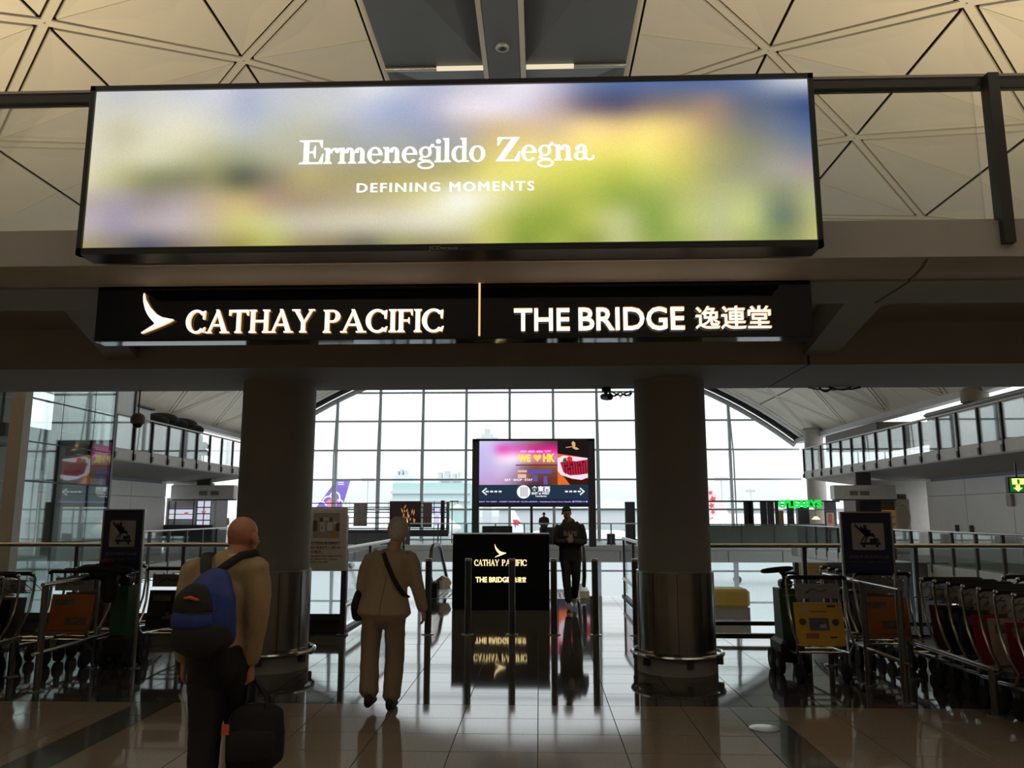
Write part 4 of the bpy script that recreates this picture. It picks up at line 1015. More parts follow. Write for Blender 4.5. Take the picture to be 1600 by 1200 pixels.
# left restaurant: slatted screen with pictures
rs = thing('slatted_screen', 'black slatted screen with dark picture panels on the far deck behind the woman', 'screen wall', (atY(590, 800, FD + .6).x, FD + .6, 0))
Yr = FD + .6
for y in (785.5, 792, 799.5, 808, 817, 825): fbox(470, y, 698, y + 1.6, Yr, .06).build('slat', BLACK, rs)
for x in (481, 538, 544, 588, 605, 660, 677, 688): fbox(x, 783, x + 2, 849.5, Yr - .05, .05).build('post', BLACK, rs)
fbox(688, 782, 694, 834, Yr - .1, .4).build('end_post', BLACK, rs); fbox(697, 784, 702, 834, Yr + .2, .2).build('end_post', GREY, rs); fbox(705, 782, 707, 849, Yr + .3, .1).build('end_post', BLACK, rs)
fbox(552, 786, 574, 822, Yr - .12, .06).build('picture', mat('pattern_brown', (.19, .15, .13), .6, var=.8, scale=5), rs)
fbox(661, 785, 675, 824, Yr - .12, .06).build('picture', mat('panel_red_brown', (.14, .085, .08), .5), rs)
lt = fbox(679, 790, 687, 822, Yr + .1, .04).build('lit_panel', emat('lit_lilac', lin((215, 205, 250)), .9), rs)
fbox(470, 828, 700, 838, Yr - .2, .3).build('counter', DGREY, rs)
gp = fbox(608, 783, 658, 824, Yr - .15, .1).build('picture', mat('picture_dark', (.035, .02, .018), .4), rs)
random.seed(11)
GOLDP = emat('gold_branch', lin((205, 140, 95)), .8)
gm_ = MB()
for i in range(16):
    x = 628 + random.uniform(0, 20); y = 797 + random.uniform(-2, 22); l = random.uniform(5, 11); an = radians(random.uniform(60, 120))
    A_ = atY(x, y, Yr - .17); Bq = atY(x + l * cos(an), y - l * sin(an), Yr - .17); d = (Bq - A_).normalized(); nn = Vector((-d.z, 0, d.x)) * .035
    mid = (A_ + Bq) / 2
    gm_.add([A_, mid + nn, Bq, mid - nn], [(0, 1, 2, 3)])
g_ = gm_.build('gold_branch', GOLDP, gp); g_['kind'] = 'stuff'
fbox(610, 812, 634, 814, Yr - .18, .02).build('gold_line', GOLDP, gp)
c_ = atY(634, 815, Yr - .18); MB().prism(disc(0, 0, .12), c_, AX, AZ, (0, .01, 0)).build('gold_ball', emat('gold_ball', lin((255, 190, 110)), 1.1), gp)
def lamp(x, y, Y, lab, top=None, col=(1, .9, .7)):
    c_ = atY(x, y, Y); t = thing('pendant_lamp', lab, 'lamp', c_, group='pendant lamps over the far deck')
    MB().lathe([(.0, .14), (.08, .13), (.22, 0), (.20, -.02), (0, -.02)], c_, 16).build('lamp_shade', emat('pendant_glow_%d' % int(col[2] * 100), col, 1.4), t, True)
    MB().cyl((c_.x, c_.y, c_.z + .14), (c_.x, c_.y, top or c_.z + 1.2), .012, 6).build('cord', BLACK, t)
# right restaurant
fr2 = thing('restaurant_frame', 'black post and beam frame of the restaurant above the green parapet', 'frame', (atY(1210, 790, FD + .5).x, FD + .5, 0))
Yq = FD + .5
fbox(1104, 782, 1312, 784.5, Yq, .2).build('beam', BLACK, fr2); fbox(1104, 796, 1300, 797, Yq + .1, .06).build('beam', DGREY, fr2)
for x in (1165, 1169, 1172, 1175, 1191, 1196, 1202, 1207, 1214, 1233, 1238, 1292, 1298, 1304): fbox(x, 783, x + 1.7, 852.5, Yq, .08).build('post', BLACK, fr2)
fbox(1218, 798, 1224, 833, Yq + .3, .3).build('wooden_post', mat('wood_post', lin((180, 135, 100)), .6), fr2)
fbox(1249, 792, 1264, 834, Yq + .8, .4).build('dark_curtain', BLACK, fr2)
fbox(1160, 782, 1312, 784.5, Yq + 1.15, .1).build('lamp_rail', BLACK, fr2)
for x in (1161, 1309): fbox(x, 782, x + 2, 784.5, Yq + .15, 1.05).build('cross_arm', BLACK, fr2)
ol_ = thing('green_letter_sign', 'bright green letter sign on the restaurant beam by the right column', 'sign', (atY(1249, 788, Yq).x, Yq - .1, 2.1))
px_text(MB(), "O'LEARYS", 1216, 780.5, 1283, 794, Yq - .18, .05, .03).build('sign_lettering', emat('neon_green', lin((20, 215, 70)), 1.1), ol_)
fbox(1215, 787, 1285, 789, Yq - .12, .13).build('letter_rail', BLACK, ol_)
for i, (x, y, s_) in enumerate(((1200, 796, 'white pendant lamp hanging left of the green letters'), (1218, 796, 'white pendant lamp hanging under the first green letter'), (1210, 811, 'low white pendant lamp hanging left of the wooden post'), (1266, 796, 'small white pendant lamp under the last green letters'), (1275, 811, 'low yellow pendant lamp hanging right of the dark curtain'))):
    lamp(x, y, Yq + 1.2, s_, 2.22, (1, .93, .8) if i != 4 else (1, .85, .5))
lamp(715, 792, Yr + .35, 'warm pendant lamp hanging between the slatted screen and the big screen', 2.35, (1, .85, .6))
fbox(703, 782.5, 716, 784, Yr + .3, .1).build('lamp_arm', BLACK, rs)
mb_ = thing('menu_board', 'small framed menu board standing at the right end of the green parapet', 'board', (atY(1297, 820, FD - .2).x, FD - .2, 0))
a_ = fp(1290, 798, 1305, 829, FD - .25)
MB().bbox(a_[0], a_[1], FD - .25, FD - .2, a_[2], a_[3], .02).build('frame', BLACK, mb_)
fbox(1292, 801, 1303, 822, FD - .27, .03).build('print', mat('menu_print', (.35, .27, .2), .5), mb_)
fbox(1295, 803, 1300, 818, FD - .28, .02).build('print_mark', mat('menu_red', (.35, .08, .06), .5), mb_)
B((a_[0] + a_[1]) / 2 - .03, (a_[0] + a_[1]) / 2 + .03, FD - .2, FD - .15, 0, a_[2] + .1).build('post', BLACK, mb_)
# seats and boxes on the deck
for i, (x0, y0, x1, y1, lab, c) in enumerate(((752, 822, 800, 846, 'dark banquette seat on the far deck left behind the kiosk', (.05, .04, .045)), (843, 824, 872, 846, 'dark red seat on the far deck below the big screen', (.09, .045, .05)), (949, 834, 961, 848, 'small dark square box behind the far glass balustrade', (.05, .05, .055)), (978, 784, 992, 840, 'narrow dark banner stand beside the right column on the far deck', (.04, .04, .045)))):
    a_ = fp(x0, y0, x1, y1, FD + 1.2)
    t = thing(('banquette_seat', 'banquette_seat', 'small_box', 'banner_stand')[i], lab, ('seat', 'seat', 'box', 'banner')[i], ((a_[0] + a_[1]) / 2, FD + 1.2, 0))
    m_ = mat('deck_item_%d' % i, c, .5)
    if i < 2:
        MB().bbox(a_[0], a_[1], FD + 1.2, FD + 1.9, 0, .45, .04).build('seat', m_, t); MB().bbox(a_[0], a_[1], FD + 1.75, FD + 1.95, .45, a_[3], .04).build('backrest', m_, t)
    else:
        MB().bbox(a_[0], a_[1], FD + 1.2, FD + 1.5, .05, a_[3], .02).build('body', m_, t); MB().box(a_[0] - .03, a_[1] + .03, FD + 1.15, FD + 1.55, 0, .05).build('base', BLACK, t)

# ---- escalators beside the kiosk
HR = mat('handrail_rubber', (.012, .012, .012), .35)
def escalator(xc, y0, label, wd=1.0):
    t = thing('escalator', label, 'escalator', (xc, y0, 0))
    R30 = tan(radians(30))
    for sgn in (-1, 1):
        x = xc + sgn * wd / 2
        path = [(x, y0 + .25, .20), (x, y0 + .02, .40), (x, y0 + .0, .65), (x, y0 + .14, .88), (x, y0 + .40, .97), (x, y0 + 1.1, .98), (x, y0 + 1.55, .90)] + [(x, y0 + 1.55 + d, .90 - d * R30) for d in (1, 4, 8, 13)]
        MB().tube(path, .04, 8).build('handrail', HR, t, True)
        MB().prism([(y0 + .1, .12), (y0 + .1, .72), (y0 + .4, .92), (y0 + 1.2, .93), (y0 + 1.7, .85), (y0 + 14.7, .85 - 13 * R30), (y0 + 14.7, .1 - 13 * R30), (y0 + 1.7, .1)], (x - .006, 0, 0), (0, 1, 0), AZ, (.012, 0, 0)).build('glass_side', GL, t)
        MB().prism([(y0 - .1, 0), (y0, .12), (y0 + 1.7, .12), (y0 + 14.7, .12 - 13 * R30), (y0 + 14.7, -.6 - 13 * R30), (y0 + 1.5, -.6), (y0 - .1, -.012)], (x - .09, 0, 0), (0, 1, 0), AZ, (.18, 0, 0)).build('skirt', STEEL, t)
    MB().box(xc - wd / 2, xc + wd / 2, y0 - .3, y0 + .9, -.02, .006).build('comb_plate', STEEL, t)
    for i in range(9): MB().box(xc - wd / 2 + .06 + i * (wd - .12) / 9, xc - wd / 2 + .10 + i * (wd - .12) / 9, y0 - .1, y0 + .8, .005, .010).build('comb_tooth', BLACK, t)
    st = MB()
    for i in range(28):
        y = y0 + .9 + i * .4; z = -max(0, (i - 1)) * .4 * R30
        st.box(xc - wd / 2 + .09, xc + wd / 2 - .09, y, y + .42, z - .25, z)
    st.build('steps', mat('step_alu', (.3, .3, .31), .4, .7), t)['kind'] = 'stuff'
escalator(-1.65, 15.9, 'escalator with black handrails descending left of the kiosk')
escalator(.42, 15.9, 'escalator with black handrails descending behind the walking person', .9)
# landing side rails with low steel bars
for sgn, x, lab in ((1, LX1 - .08, 'low steel side rail of the escalator landing beside the right column'), (-1, LX0 + .08, 'low steel side rail of the escalator landing behind the woman')):
    t = thing('landing_rail', lab, 'balustrade', (x, 13.6, 0))
    MB().cyl((x, FE, .34), (x, LY, .34), .035, 10).build('lower_rail', STEEL, t, True)
    MB().cyl((x, FE, 1.12), (x, LY, 1.12), .03, 10).build('handrail', mat('rail_steel', (.42, .40, .37), .3, .9), t, True)
    for i in range(4):
        y = FE + .1 + i * 1.6
        B(x - .02, x + .02, y - .03, y + .03, 0, 1.11).build('post', DSTEEL, t)
        if i < 3: B(x - .006, x + .006, y + .05, y + 1.55, .1, 1.05).build('glass_pane', GL, t)
    B(x - .05, x + .05, FE, LY, 0, .03).build('bottom_channel', BLACK, t)
pw = thing('slanted_advert_panel', 'small white and pink slanted panel on the escalator left of the kiosk', 'panel', (-2.0, 16.0, 0))
a_ = [atY(x, y, 16.0) for x, y in ((679, 908), (690, 899.5), (701, 904), (705, 911), (700, 921), (684, 921))]
MB().prism_pts([p for p in a_], [p + Vector((0, .12, 0)) for p in a_]).build('panel', mat('panel_pinkish', (.90, .80, .86), .4), pw)
q_ = [atY(x, y, 15.99) for x, y in ((684, 905), (690, 902), (692, 905), (686, 908))]
MB().prism_pts(q_, [p + Vector((0, .008, 0)) for p in q_]).build('print_mark', mat('pink_mark', (.35, .12, .25), .5), pw)
dk = fp(668, 909, 684, 927, 15.7)
single(MB().bbox(dk[0], dk[1], 15.6, 16.0, 0, max(.2, dk[3]), .03), 'control_box', BLACK, 'small black box at the escalator foot behind the bollards', 'box')

# ---- lower hall seen through the void
for k_, (xa, n_, lab) in enumerate(((-11.6, 4, 'lower level railing with grey bars seen through the void glass at left'), (2.6, 5, 'lower level railing with grey bars seen through the void glass at right'))):
    lm = thing('mezzanine_rail', lab, 'railing', (xa, 22, -4))
    for z in (-2.0, -2.6, -3.3): B(xa, xa + 1.9 * n_, 22, 22.05, z - .03, z + .03).build('bar', DSTEEL, lm)
    for i in range(n_ + 1): B(xa + i * 1.9 - .03, xa + i * 1.9 + .03, 22, 22.06, -4, -1.97).build('post', DSTEEL, lm)
    for i in range(n_): B(xa + i * 1.9 + .06, xa + i * 1.9 + 1.84, 22.02, 22.03, -3.9, -2.1).build('glass_pane', TGL, lm)
    struct(B(xa, 12.4 if k_ else -3.9, 22.1, 27.5, -4.4, -4), ('floor_mezzanine_left', 'floor_mezzanine_right')[k_], mat('mezzanine_floor', (.45, .46, .45), .3))
yk = thing('yellow_service_desk', 'yellow service desk on the lower level seen right of the column', 'desk', (6.6, 24, -4))
a_ = fp(1108, 921, 1172, 950, 24)
MB().bbox(a_[0], a_[1], 24, 25, a_[2], a_[3], .08).build('front', mat('desk_yellow', (.62, .42, .10), .5), yk); B(a_[0], a_[1], 24.1, 24.9, -4, a_[2]).build('base', GREY, yk)
ok = thing('brown_hoarding', 'orange brown hoarding on the lower level behind the right trolley pusher', 'hoarding', (9, 26.5, -4))
a_ = fp(1252, 880, 1292, 905, 26.5)
B(a_[0], a_[1], 26.5, 26.7, a_[2], a_[3]).build('panel', mat('hoarding_brown', (.33, .20, .06), .5), ok); B(a_[0] - .1, a_[1] + 4, 26.8, 27, -4, a_[3]).build('back_panel', mat('hoarding_dark', (.05, .055, .07), .5), ok)

# ================================================================== outside: apron, aircraft, buildings
ground = struct(MB().box(-1500, 1500, 49.5, 3200, -8.6, -8.4), 'ground_apron', mat('apron_concrete', (.26, .275, .285), .8, scale=.02))
haze_mix = lambda c, k: tuple((v * (1 - k) + h * k) * .85 for v, h in zip(c, (.78, .84, .87)))  # distance haze painted into the base colour by blending towards pale sky
def pbox(x0, y0, x1, y1, Y, d): a_ = fp(x0, y0, x1, y1, Y); return MB().box(a_[0], a_[1], Y, Y + d, a_[2], a_[3])
tb_ = thing('teal_terminal_building', 'pale teal flat-roofed terminal building beyond the apron in haze', 'building', (atY(672, 790, 420).x, 420, -8.4))
a_ = fp(610, 755, 735, 900, 420)
MB().box(a_[0], a_[1], 420, 470, -8.4, a_[3]).build('wall', mat('building_teal', haze_mix((.36, .62, .58), .35), .7), tb_)
for y in (767, 779, 791): pbox(610, y, 735, y + 4.5, 419, 1).build('band', mat('building_band', haze_mix((.62, .58, .62), .4), .7), tb_)
pbox(657, 747, 727, 755, 424, 30).build('roof_block', mat('building_white', haze_mix((.66, .68, .7), .4), .7), tb_); pbox(617, 742, 638, 755, 424, 20).build('roof_block', mat('building_white', (.7, .7, .7), .7), tb_)
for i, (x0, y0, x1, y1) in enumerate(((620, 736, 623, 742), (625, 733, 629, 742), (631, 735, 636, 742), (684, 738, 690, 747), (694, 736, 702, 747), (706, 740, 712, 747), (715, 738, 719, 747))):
    pbox(x0, y0, x1, y1, 428, 6).build('roof_unit', mat('roof_unit', haze_mix((.4, .42, .45), .45), .7), tb_)
for x0 in (688, 706): pbox(x0, 749.5, x0 + 15, 752, 423, 1).build('window', mat('building_window', haze_mix((.25, .3, .33), .45), .5), tb_)
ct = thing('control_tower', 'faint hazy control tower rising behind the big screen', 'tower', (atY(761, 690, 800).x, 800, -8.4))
a_ = fp(754, 690, 768, 800, 800); HTW = mat('tower_haze', haze_mix((.4, .42, .45), .55), .8)
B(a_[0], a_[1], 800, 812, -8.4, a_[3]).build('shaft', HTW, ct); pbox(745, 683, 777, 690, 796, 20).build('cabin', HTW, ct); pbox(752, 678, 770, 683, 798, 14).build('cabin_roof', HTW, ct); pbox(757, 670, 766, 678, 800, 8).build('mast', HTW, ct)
def hill(name, pts, Y, lab, c):
    P_ = [atY(x, y, Y) for x, y in pts]; zb = -8.4
    vs_ = []; n_ = len(P_)
    mb = MB()
    ra = [Vector((p.x, Y - 60, zb)) for p in P_]; rb_ = [Vector((p.x, Y, p.z)) for p in P_]; rc_ = [Vector((p.x, Y + 150, zb)) for p in P_]
    mb.add(ra + rb_ + rc_, [(i, i + 1, n_ + i + 1, n_ + i) for i in range(n_ - 1)] + [(n_ + i, n_ + i + 1, 2 * n_ + i + 1, 2 * n_ + i) for i in range(n_ - 1)])
    o = mb.build(name, mat(name + lab[:6], c, .9), None, True); tag(o, lab, 'hill')
hill('distant_hill', [(900, 800), (925, 794), (936, 786), (944, 781), (956, 779), (966, 784), (980, 789), (1010, 793), (1060, 800)], 2000, 'low grey hazy hill beyond the apron beside the right column', haze_mix((.35, .38, .4), .5))
hill('distant_hill', [(360, 800), (400, 791), (430, 783), (460, 779), (500, 785), (560, 791), (620, 796), (700, 800)], 2300, 'faint grey hill on the left skyline behind the purple aircraft tail', haze_mix((.4, .44, .47), .55))
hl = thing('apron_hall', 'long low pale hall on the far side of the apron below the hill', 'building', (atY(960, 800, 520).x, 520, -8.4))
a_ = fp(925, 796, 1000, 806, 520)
B(a_[0] - 60, a_[1] + 160, 520, 540, -8.4, a_[3]).build('wall', mat('hall_pale', haze_mix((.6, .62, .64), .3), .7), hl); B(a_[0] - 62, a_[1] + 162, 518, 542, a_[3], a_[3] + .8).build('roof', mat('hall_roof', haze_mix((.4, .42, .44), .3), .7), hl)
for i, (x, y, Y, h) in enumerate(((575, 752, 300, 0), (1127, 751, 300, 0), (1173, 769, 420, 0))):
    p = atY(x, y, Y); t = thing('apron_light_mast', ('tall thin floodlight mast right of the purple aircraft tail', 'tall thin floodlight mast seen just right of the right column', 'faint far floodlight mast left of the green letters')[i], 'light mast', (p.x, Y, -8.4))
    MB().cyl((p.x, Y, -8.4), (p.x, Y, p.z), .22, 8).build('pole', mat('mast_grey', haze_mix((.5, .5, .5), .4), .6), t); B(p.x - 2.4, p.x + 2.4, Y - .4, Y + .4, p.z, p.z + 1.2).build('lamp_head', mat('mast_grey', haze_mix((.5, .5, .5), .4), .6), t)
def aircraft(Y, fin, m, lab, body_y, bx0_, bx1_, extra):
    P_ = [atY(x, y, Y) for x, y in fin]; xs = [p.x for p in P_]
    t = thing('aircraft', lab, 'aircraft', (sum(xs) / len(xs), Y, -8.4))
    MB().prism_pts(P_, [p + Vector((0, .7, 0)) for p in P_]).build('tail_fin', m, t)
    a_, b_ = atY(bx0_, body_y, Y), atY(bx1_, body_y, Y)
    n_ = 14; R_ = 2.6; L = b_.x - a_.x; zc = a_.z - R_ + .3
    MB().tube([(a_.x + L * i / n_, Y + .3, zc + (.0 if i < 10 else .0)) for i in range(n_ + 1)], [max(.25, R_ * min(1, (i + .3) / 3.5, sqrt(max(.02, (n_ - i) / 2.2)))) for i in range(n_ + 1)], 18).build('fuselage', mat('fuselage_white', (.78, .79, .80), .35), t, True)
    q_ = atY((fin[0][0] + fin[-1][0]) / 2, body_y, Y)
    MB().prism([(-2.2, 0), (1.6, 0), (-.8, 1)], (q_.x, Y - 5.5, zc + .9), AX, (0, 6, 0), (0, 0, .25)).build('tailplane', mat('fuselage_white', (.78, .79, .80), .35), t)
    for xx in (.3, .72):
        MB().cyl((a_.x + L * xx, Y, zc), (a_.x + L * xx, Y, -8.1), .18, 8).build('gear_leg', MGREY, t); MB().cyl((a_.x + L * xx, Y - .4, -7.85), (a_.x + L * xx, Y + .4, -7.85), .55, 14).build('wheel', RUBBER, t)
    extra(t, Y); return t
PUR = mat('tail_purple', lin((120, 92, 185)), .4)
def thai(t, Y):
    def ring(x, y, rx, ry, c, a0=0, a1=2 * pi, r=.13):
        o0 = atY(x, y, Y - .05); s_ = Y / FPX
        MB().tube([(o0.x + rx * s_ * cos(a0 + (a1 - a0) * i / 14), Y - .05, o0.z + ry * s_ * sin(a0 + (a1 - a0) * i / 14)) for i in range(15)], r, 6).build('tail_emblem', mat('emblem_%d' % c[0], lin(c), .5), t, True)
    ring(513, 786, 9, 10, (240, 225, 240), .3, 2.8, .16); ring(523, 779, 8, 10, (240, 190, 170), -.6, 2.9, .16); ring(500, 792, 10, 8, (235, 225, 245), .2, 2.6, .16); ring(530, 790, 6, 9, (245, 215, 160), -.8, 2.2, .15)
    o0 = atY(518, 787, Y - .08); MB().prism([(1.1 * cos(2 * pi * i / 16), .9 * sin(2 * pi * i / 16)) for i in range(16)], o0, AX, AZ, (0, .05, 0)).build('tail_emblem', mat('emblem_pink', lin((225, 120, 170)), .5), t)
    for y in (753, 756): pbox(528, y, 537, y + 1.4, Y - .05, .05).build('tail_mark', mat('emblem_white', (.8, .78, .85), .5), t)
aircraft(150, [(526, 749.5), (546.5, 749.5), (534, 792), (528, 806), (484, 806), (496, 790)], PUR, 'parked airliner with a purple tail fin and curled emblem beyond the slatted screen', 806, 480, 720, thai)
def cathay(t, Y):
    P_ = [atY(x, y, Y - .05) for x, y in ((801, 812), (808, 812), (815, 817), (808, 818), (812, 822), (806, 820), (806, 826), (803, 819))]
    MB().prism_pts(P_, [p + Vector((0, .04, 0)) for p in P_]).build('tail_emblem', mat('emblem_rose', lin((205, 60, 90)), .5), t)
aircraft(190, [(798, 796), (803, 796), (817, 822), (819, 832), (799, 832)], mat('tail_white', (.80, .81, .82), .4), 'parked airliner with a white tail fin and rose emblem seen above the kiosk', 830, 796, 1000, cathay)
def redtail(t, Y):
    for i, (x, y, w_) in enumerate(((1106, 770, 8), (1108, 780, 12), (1107, 790, 10), (1110, 800, 8), (1109, 812, 9), (1111, 824, 8))):
        P_ = [atY(x + w_ / 2 + w_ / 2 * cos(2 * pi * k_ / 10) * (1 if k_ % 2 else .5), y + w_ / 2 * sin(2 * pi * k_ / 10) * (1 if k_ % 2 else .5), Y - .05) for k_ in range(10)]
        MB().prism_pts(P_, [p + Vector((0, .04, 0)) for p in P_]).build('tail_emblem', mat('emblem_red', lin((205, 70, 75)), .5), t)
aircraft(120, [(1098, 758), (1108, 759), (1130, 783), (1140, 806), (1092, 812)], mat('tail_pale_red', lin((235, 205, 208)), .4), 'parked airliner with red-marked pale tail just right of the right column', 806, 1070, 1330, redtail)

# ================================================================== baggage trolleys
TUBE = mat('trolley_tube', (.58, .57, .55), .22, 1.0, var=.1)
def ad(name, c): return mat('advert_' + name, lin(c), .35, var=.2, scale=9)
ADS = {'orange': ad('orange', (205, 120, 45)), 'black': ad('black', (28, 26, 28)), 'red': ad('red', (175, 45, 45)), 'navy': ad('navy', (60, 62, 90)), 'cream': ad('cream', (190, 175, 160)), 'dark red': ad('dark_red', (130, 40, 38)), 'grey': ad('grey', (140, 135, 130)), 'tan': ad('tan', (165, 120, 100)), 'yellow': ad('yellow', (232, 180, 62)), 'brown': ad('brown', (120, 70, 50))}
def make_trolley():
    t = thing('baggage_trolley', '', 'trolley', (0, 0, 0))
    MB().tube([(-.29, 0, .965), (-.25, -.02, .98), (.25, -.02, .98), (.29, 0, .965)], .021, 8).build('handle', RUBBER, t, True)
    for s in (-1, 1):
        MB().tube([(s * .275, .01, .965), (s * .285, .03, .93), (s * .28, .03, .80), (s * .275, .0, .62), (s * .27, -.07, .48), (s * .265, -.19, .36)], .0135, 8).build('side_tube', TUBE, t, True)
        c = MB().ell((s * .282, .0, .975), (.02, .03, .02), 8, 6).build('handle_knuckle', CHROME, t, True)
        MB().tube([(s * .265, -.19, .36), (s * .255, -.10, .27), (s * .24, .40, .24), (s * .17, .80, .22)], .014, 8).build('lower_tube', TUBE, t, True)
        f = MB().box(s * .22 - .012, s * .22 + .012, -.11, -.03, .10, .27).build('wheel_fork', DSTEEL, t)
        MB().cyl((s * .22 - .022, -.07, .085), (s * .22 + .022, -.07, .085), .085, 14).build('wheel', RUBBER, f, True)
    f = MB().box(-.012, .012, .72, .80, .08, .23).build('wheel_fork', DSTEEL, t)
    MB().cyl((-.022, .76, .07), (.022, .76, .07), .07, 14).build('wheel', RUBBER, f, True)
    MB().box(-.21, .21, -.012, .0, .775, .915).build('placard', mat('placard_grey', (.33, .32, .31), .4), t)
    m = MB().tube([(-.12, -.015, .82), (-.05, -.015, .87), (.02, -.015, .84), (.1, -.015, .86)], .006, 5).build('placard_mark', mat('placard_mark', (.10, .09, .09), .5), t)
    MB().hexa([(-.235, -.075, .33), (.235, -.075, .33), (.235, -.065, .33), (-.235, -.065, .33), (-.235, .0, .735), (.235, .0, .735), (.235, .01, .735), (-.235, .01, .735)]).build('advert_panel', ADS['black'], t)
    for u0, u1, z0, z1 in ((-.19, .02, .62, .69), (-.05, .19, .42, .50), (-.2, .2, .355, .372)):
        f_ = lambda z: -.075 + (z - .33) / .405 * .075 - .004
        MB().hexa([(u0, f_(z0), z0), (u1, f_(z0), z0), (u1, f_(z0) + .003, z0), (u0, f_(z0) + .003, z0), (u0, f_(z1), z1), (u1, f_(z1), z1), (u1, f_(z1) + .003, z1), (u0, f_(z1) + .003, z1)]).build('advert_print', mat('print_smudge', (.23, .17, .15), .4, var=.7, scale=25), t)
    bs = MB()
    for i in range(5): bs.cyl((-.22 + i * .11, .03, .93), (-.22 + i * .11, .28, .78), .005, 5)
    for y, z in ((.06, .90), (.28, .78)): bs.cyl((-.25, y, z), (.25, y, z), .006, 5)
    bs.build('wire_basket', TUBE, t)['kind'] = 'stuff'
    for y in (.05, .30, .55): MB().cyl((-.25, y, .25), (.25, y, .25), .010, 6).build('cross_bar', TUBE, t)
    return t
proto_t = make_trolley(); used_t = [False]
ORD = ['first', 'second', 'third', 'fourth', 'fifth', 'sixth', 'seventh', 'eighth', 'ninth', 'tenth', 'eleventh', 'twelfth']
def put_trolley(x, y, colour, label, group=None, rz=0.0):
    if not used_t[0]: o = proto_t; used_t[0] = True; o.location = (x, y, 0); o.rotation_euler = (0, 0, rz)
    else: o = dup(proto_t, (x, y, 0), rz)
    o['label'] = label
    if group: o['group'] = group
    remat(o, 'advert_panel', ADS[colour]); return o
seq = ['tan', 'grey', 'black', 'orange', 'dark red', 'cream', 'red', 'navy', 'black', 'brown']
for i in range(10):
    put_trolley(3.98, 5.75 + i * .252, seq[i], 'baggage trolley with %s advert, %s from the near end of the long right row' % (seq[i], ORD[i]), 'trolleys nested in the long right row')
seq2 = ['black', 'grey', 'brown', 'navy', 'black', 'cream', 'dark red', 'black', 'tan']
for i in range(9):
    put_trolley(4.92, 6.3 + i * .252, seq2[i], 'trolley with %s advert, %s from near end of the outer right row' % (seq2[i], ORD[i]), 'trolleys nested in the outer right row')
seq3 = ['orange', 'grey', 'brown', 'black', 'grey']
for i in range(5):
    put_trolley(3.62, 8.75 + i * .252, seq3[i], 'trolley with %s advert, %s from near end of the row behind the rail post' % (seq3[i], ORD[i]), 'trolleys nested in the short right row')
seqL = ['black', 'black', 'navy', 'black', 'dark red', 'black', 'grey']
for i in range(7):
    put_trolley(-5.62, 6.9 + i * .252, seqL[i], 'baggage trolley with %s advert, %s from near end of the long left row' % (seqL[i], ORD[i]), 'trolleys nested in the long left row')
seqM = ['orange', 'grey', 'cream', 'grey', 'brown']
for i in range(5):
    put_trolley(-5.08, 8.75 + i * .25, seqM[i], 'baggage trolley with %s advert, %s from near end of the short left row' % (seqM[i], ORD[i]), 'trolleys nested in the short left row')
# the two trolleys standing alone
p = atZ(1279, 1068); py = put_trolley(atY(1280, 950, 8.15).x, 8.2, 'yellow', 'single baggage trolley with yellow printed advert facing out beside the green pusher')
yx = py.location.x
for ch in list(py.children):
    if ch.name.startswith('advert_print'): bpy.data.objects.remove(ch)
def pad(nm, u0, u1, z0, z1, m, d=.006):          # flat print on the sloping advert panel
    f = lambda z: 8.2 - .075 + (z - .33) / .405 * .075 - d
    o = MB().hexa([(yx + u0, f(z0), z0), (yx + u1, f(z0), z0), (yx + u1, f(z0) + .004, z0), (yx + u0, f(z0) + .004, z0), (yx + u0, f(z1), z1), (yx + u1, f(z1), z1), (yx + u1, f(z1) + .004, z1), (yx + u0, f(z1) + .004, z1)]).build(nm, m, None)
    o.parent = py; o.matrix_parent_inverse = Matrix.Translation(-Vector(py.location)); return o
BLUEP = mat('print_blue', lin((95, 95, 120)), .5, var=.6, scale=30); DKP = mat('print_dark', lin((70, 65, 55)), .5)
pad('advert_print', -.10, .09, .475, .59, BLUEP); pad('advert_print', .0, .06, .50, .53, mat('print_pale', lin((190, 190, 180)), .5), .008)
def pdisc(u, z, r, m):
    o = MB().prism(disc(0, 0, r), (yx + u, 8.2 - .075 + (z - .33) / .405 * .075 - .007, z), AX, Vector((0, .18, .98)), (0, .004, 0)).build('advert_print', m, None)
    o.parent = py; o.matrix_parent_inverse = Matrix.Translation(-Vector(py.location))
pdisc(-.165, .555, .034, DKP); pdisc(.155, .55, .034, DKP); pdisc(-.125, .68, .034, mat('print_pale', lin((190, 190, 180)), .5))
pad('advert_print', -.14, -.02, .40, .45, mat('print_red', lin((190, 90, 55)), .5)); pad('advert_print', .09, .17, .69, .71, DKP); pad('advert_print', .09, .15, .405, .42, DKP)
pad('advert_print', -.08, .08, .645, .655, mat('print_ochre', lin((150, 110, 40)), .5))
pl2 = put_trolley(atY(262, 940, 9.2).x, 9.25, 'black', 'single baggage trolley with dark collage advert behind the man with the backpack')
yx2 = pl2.location
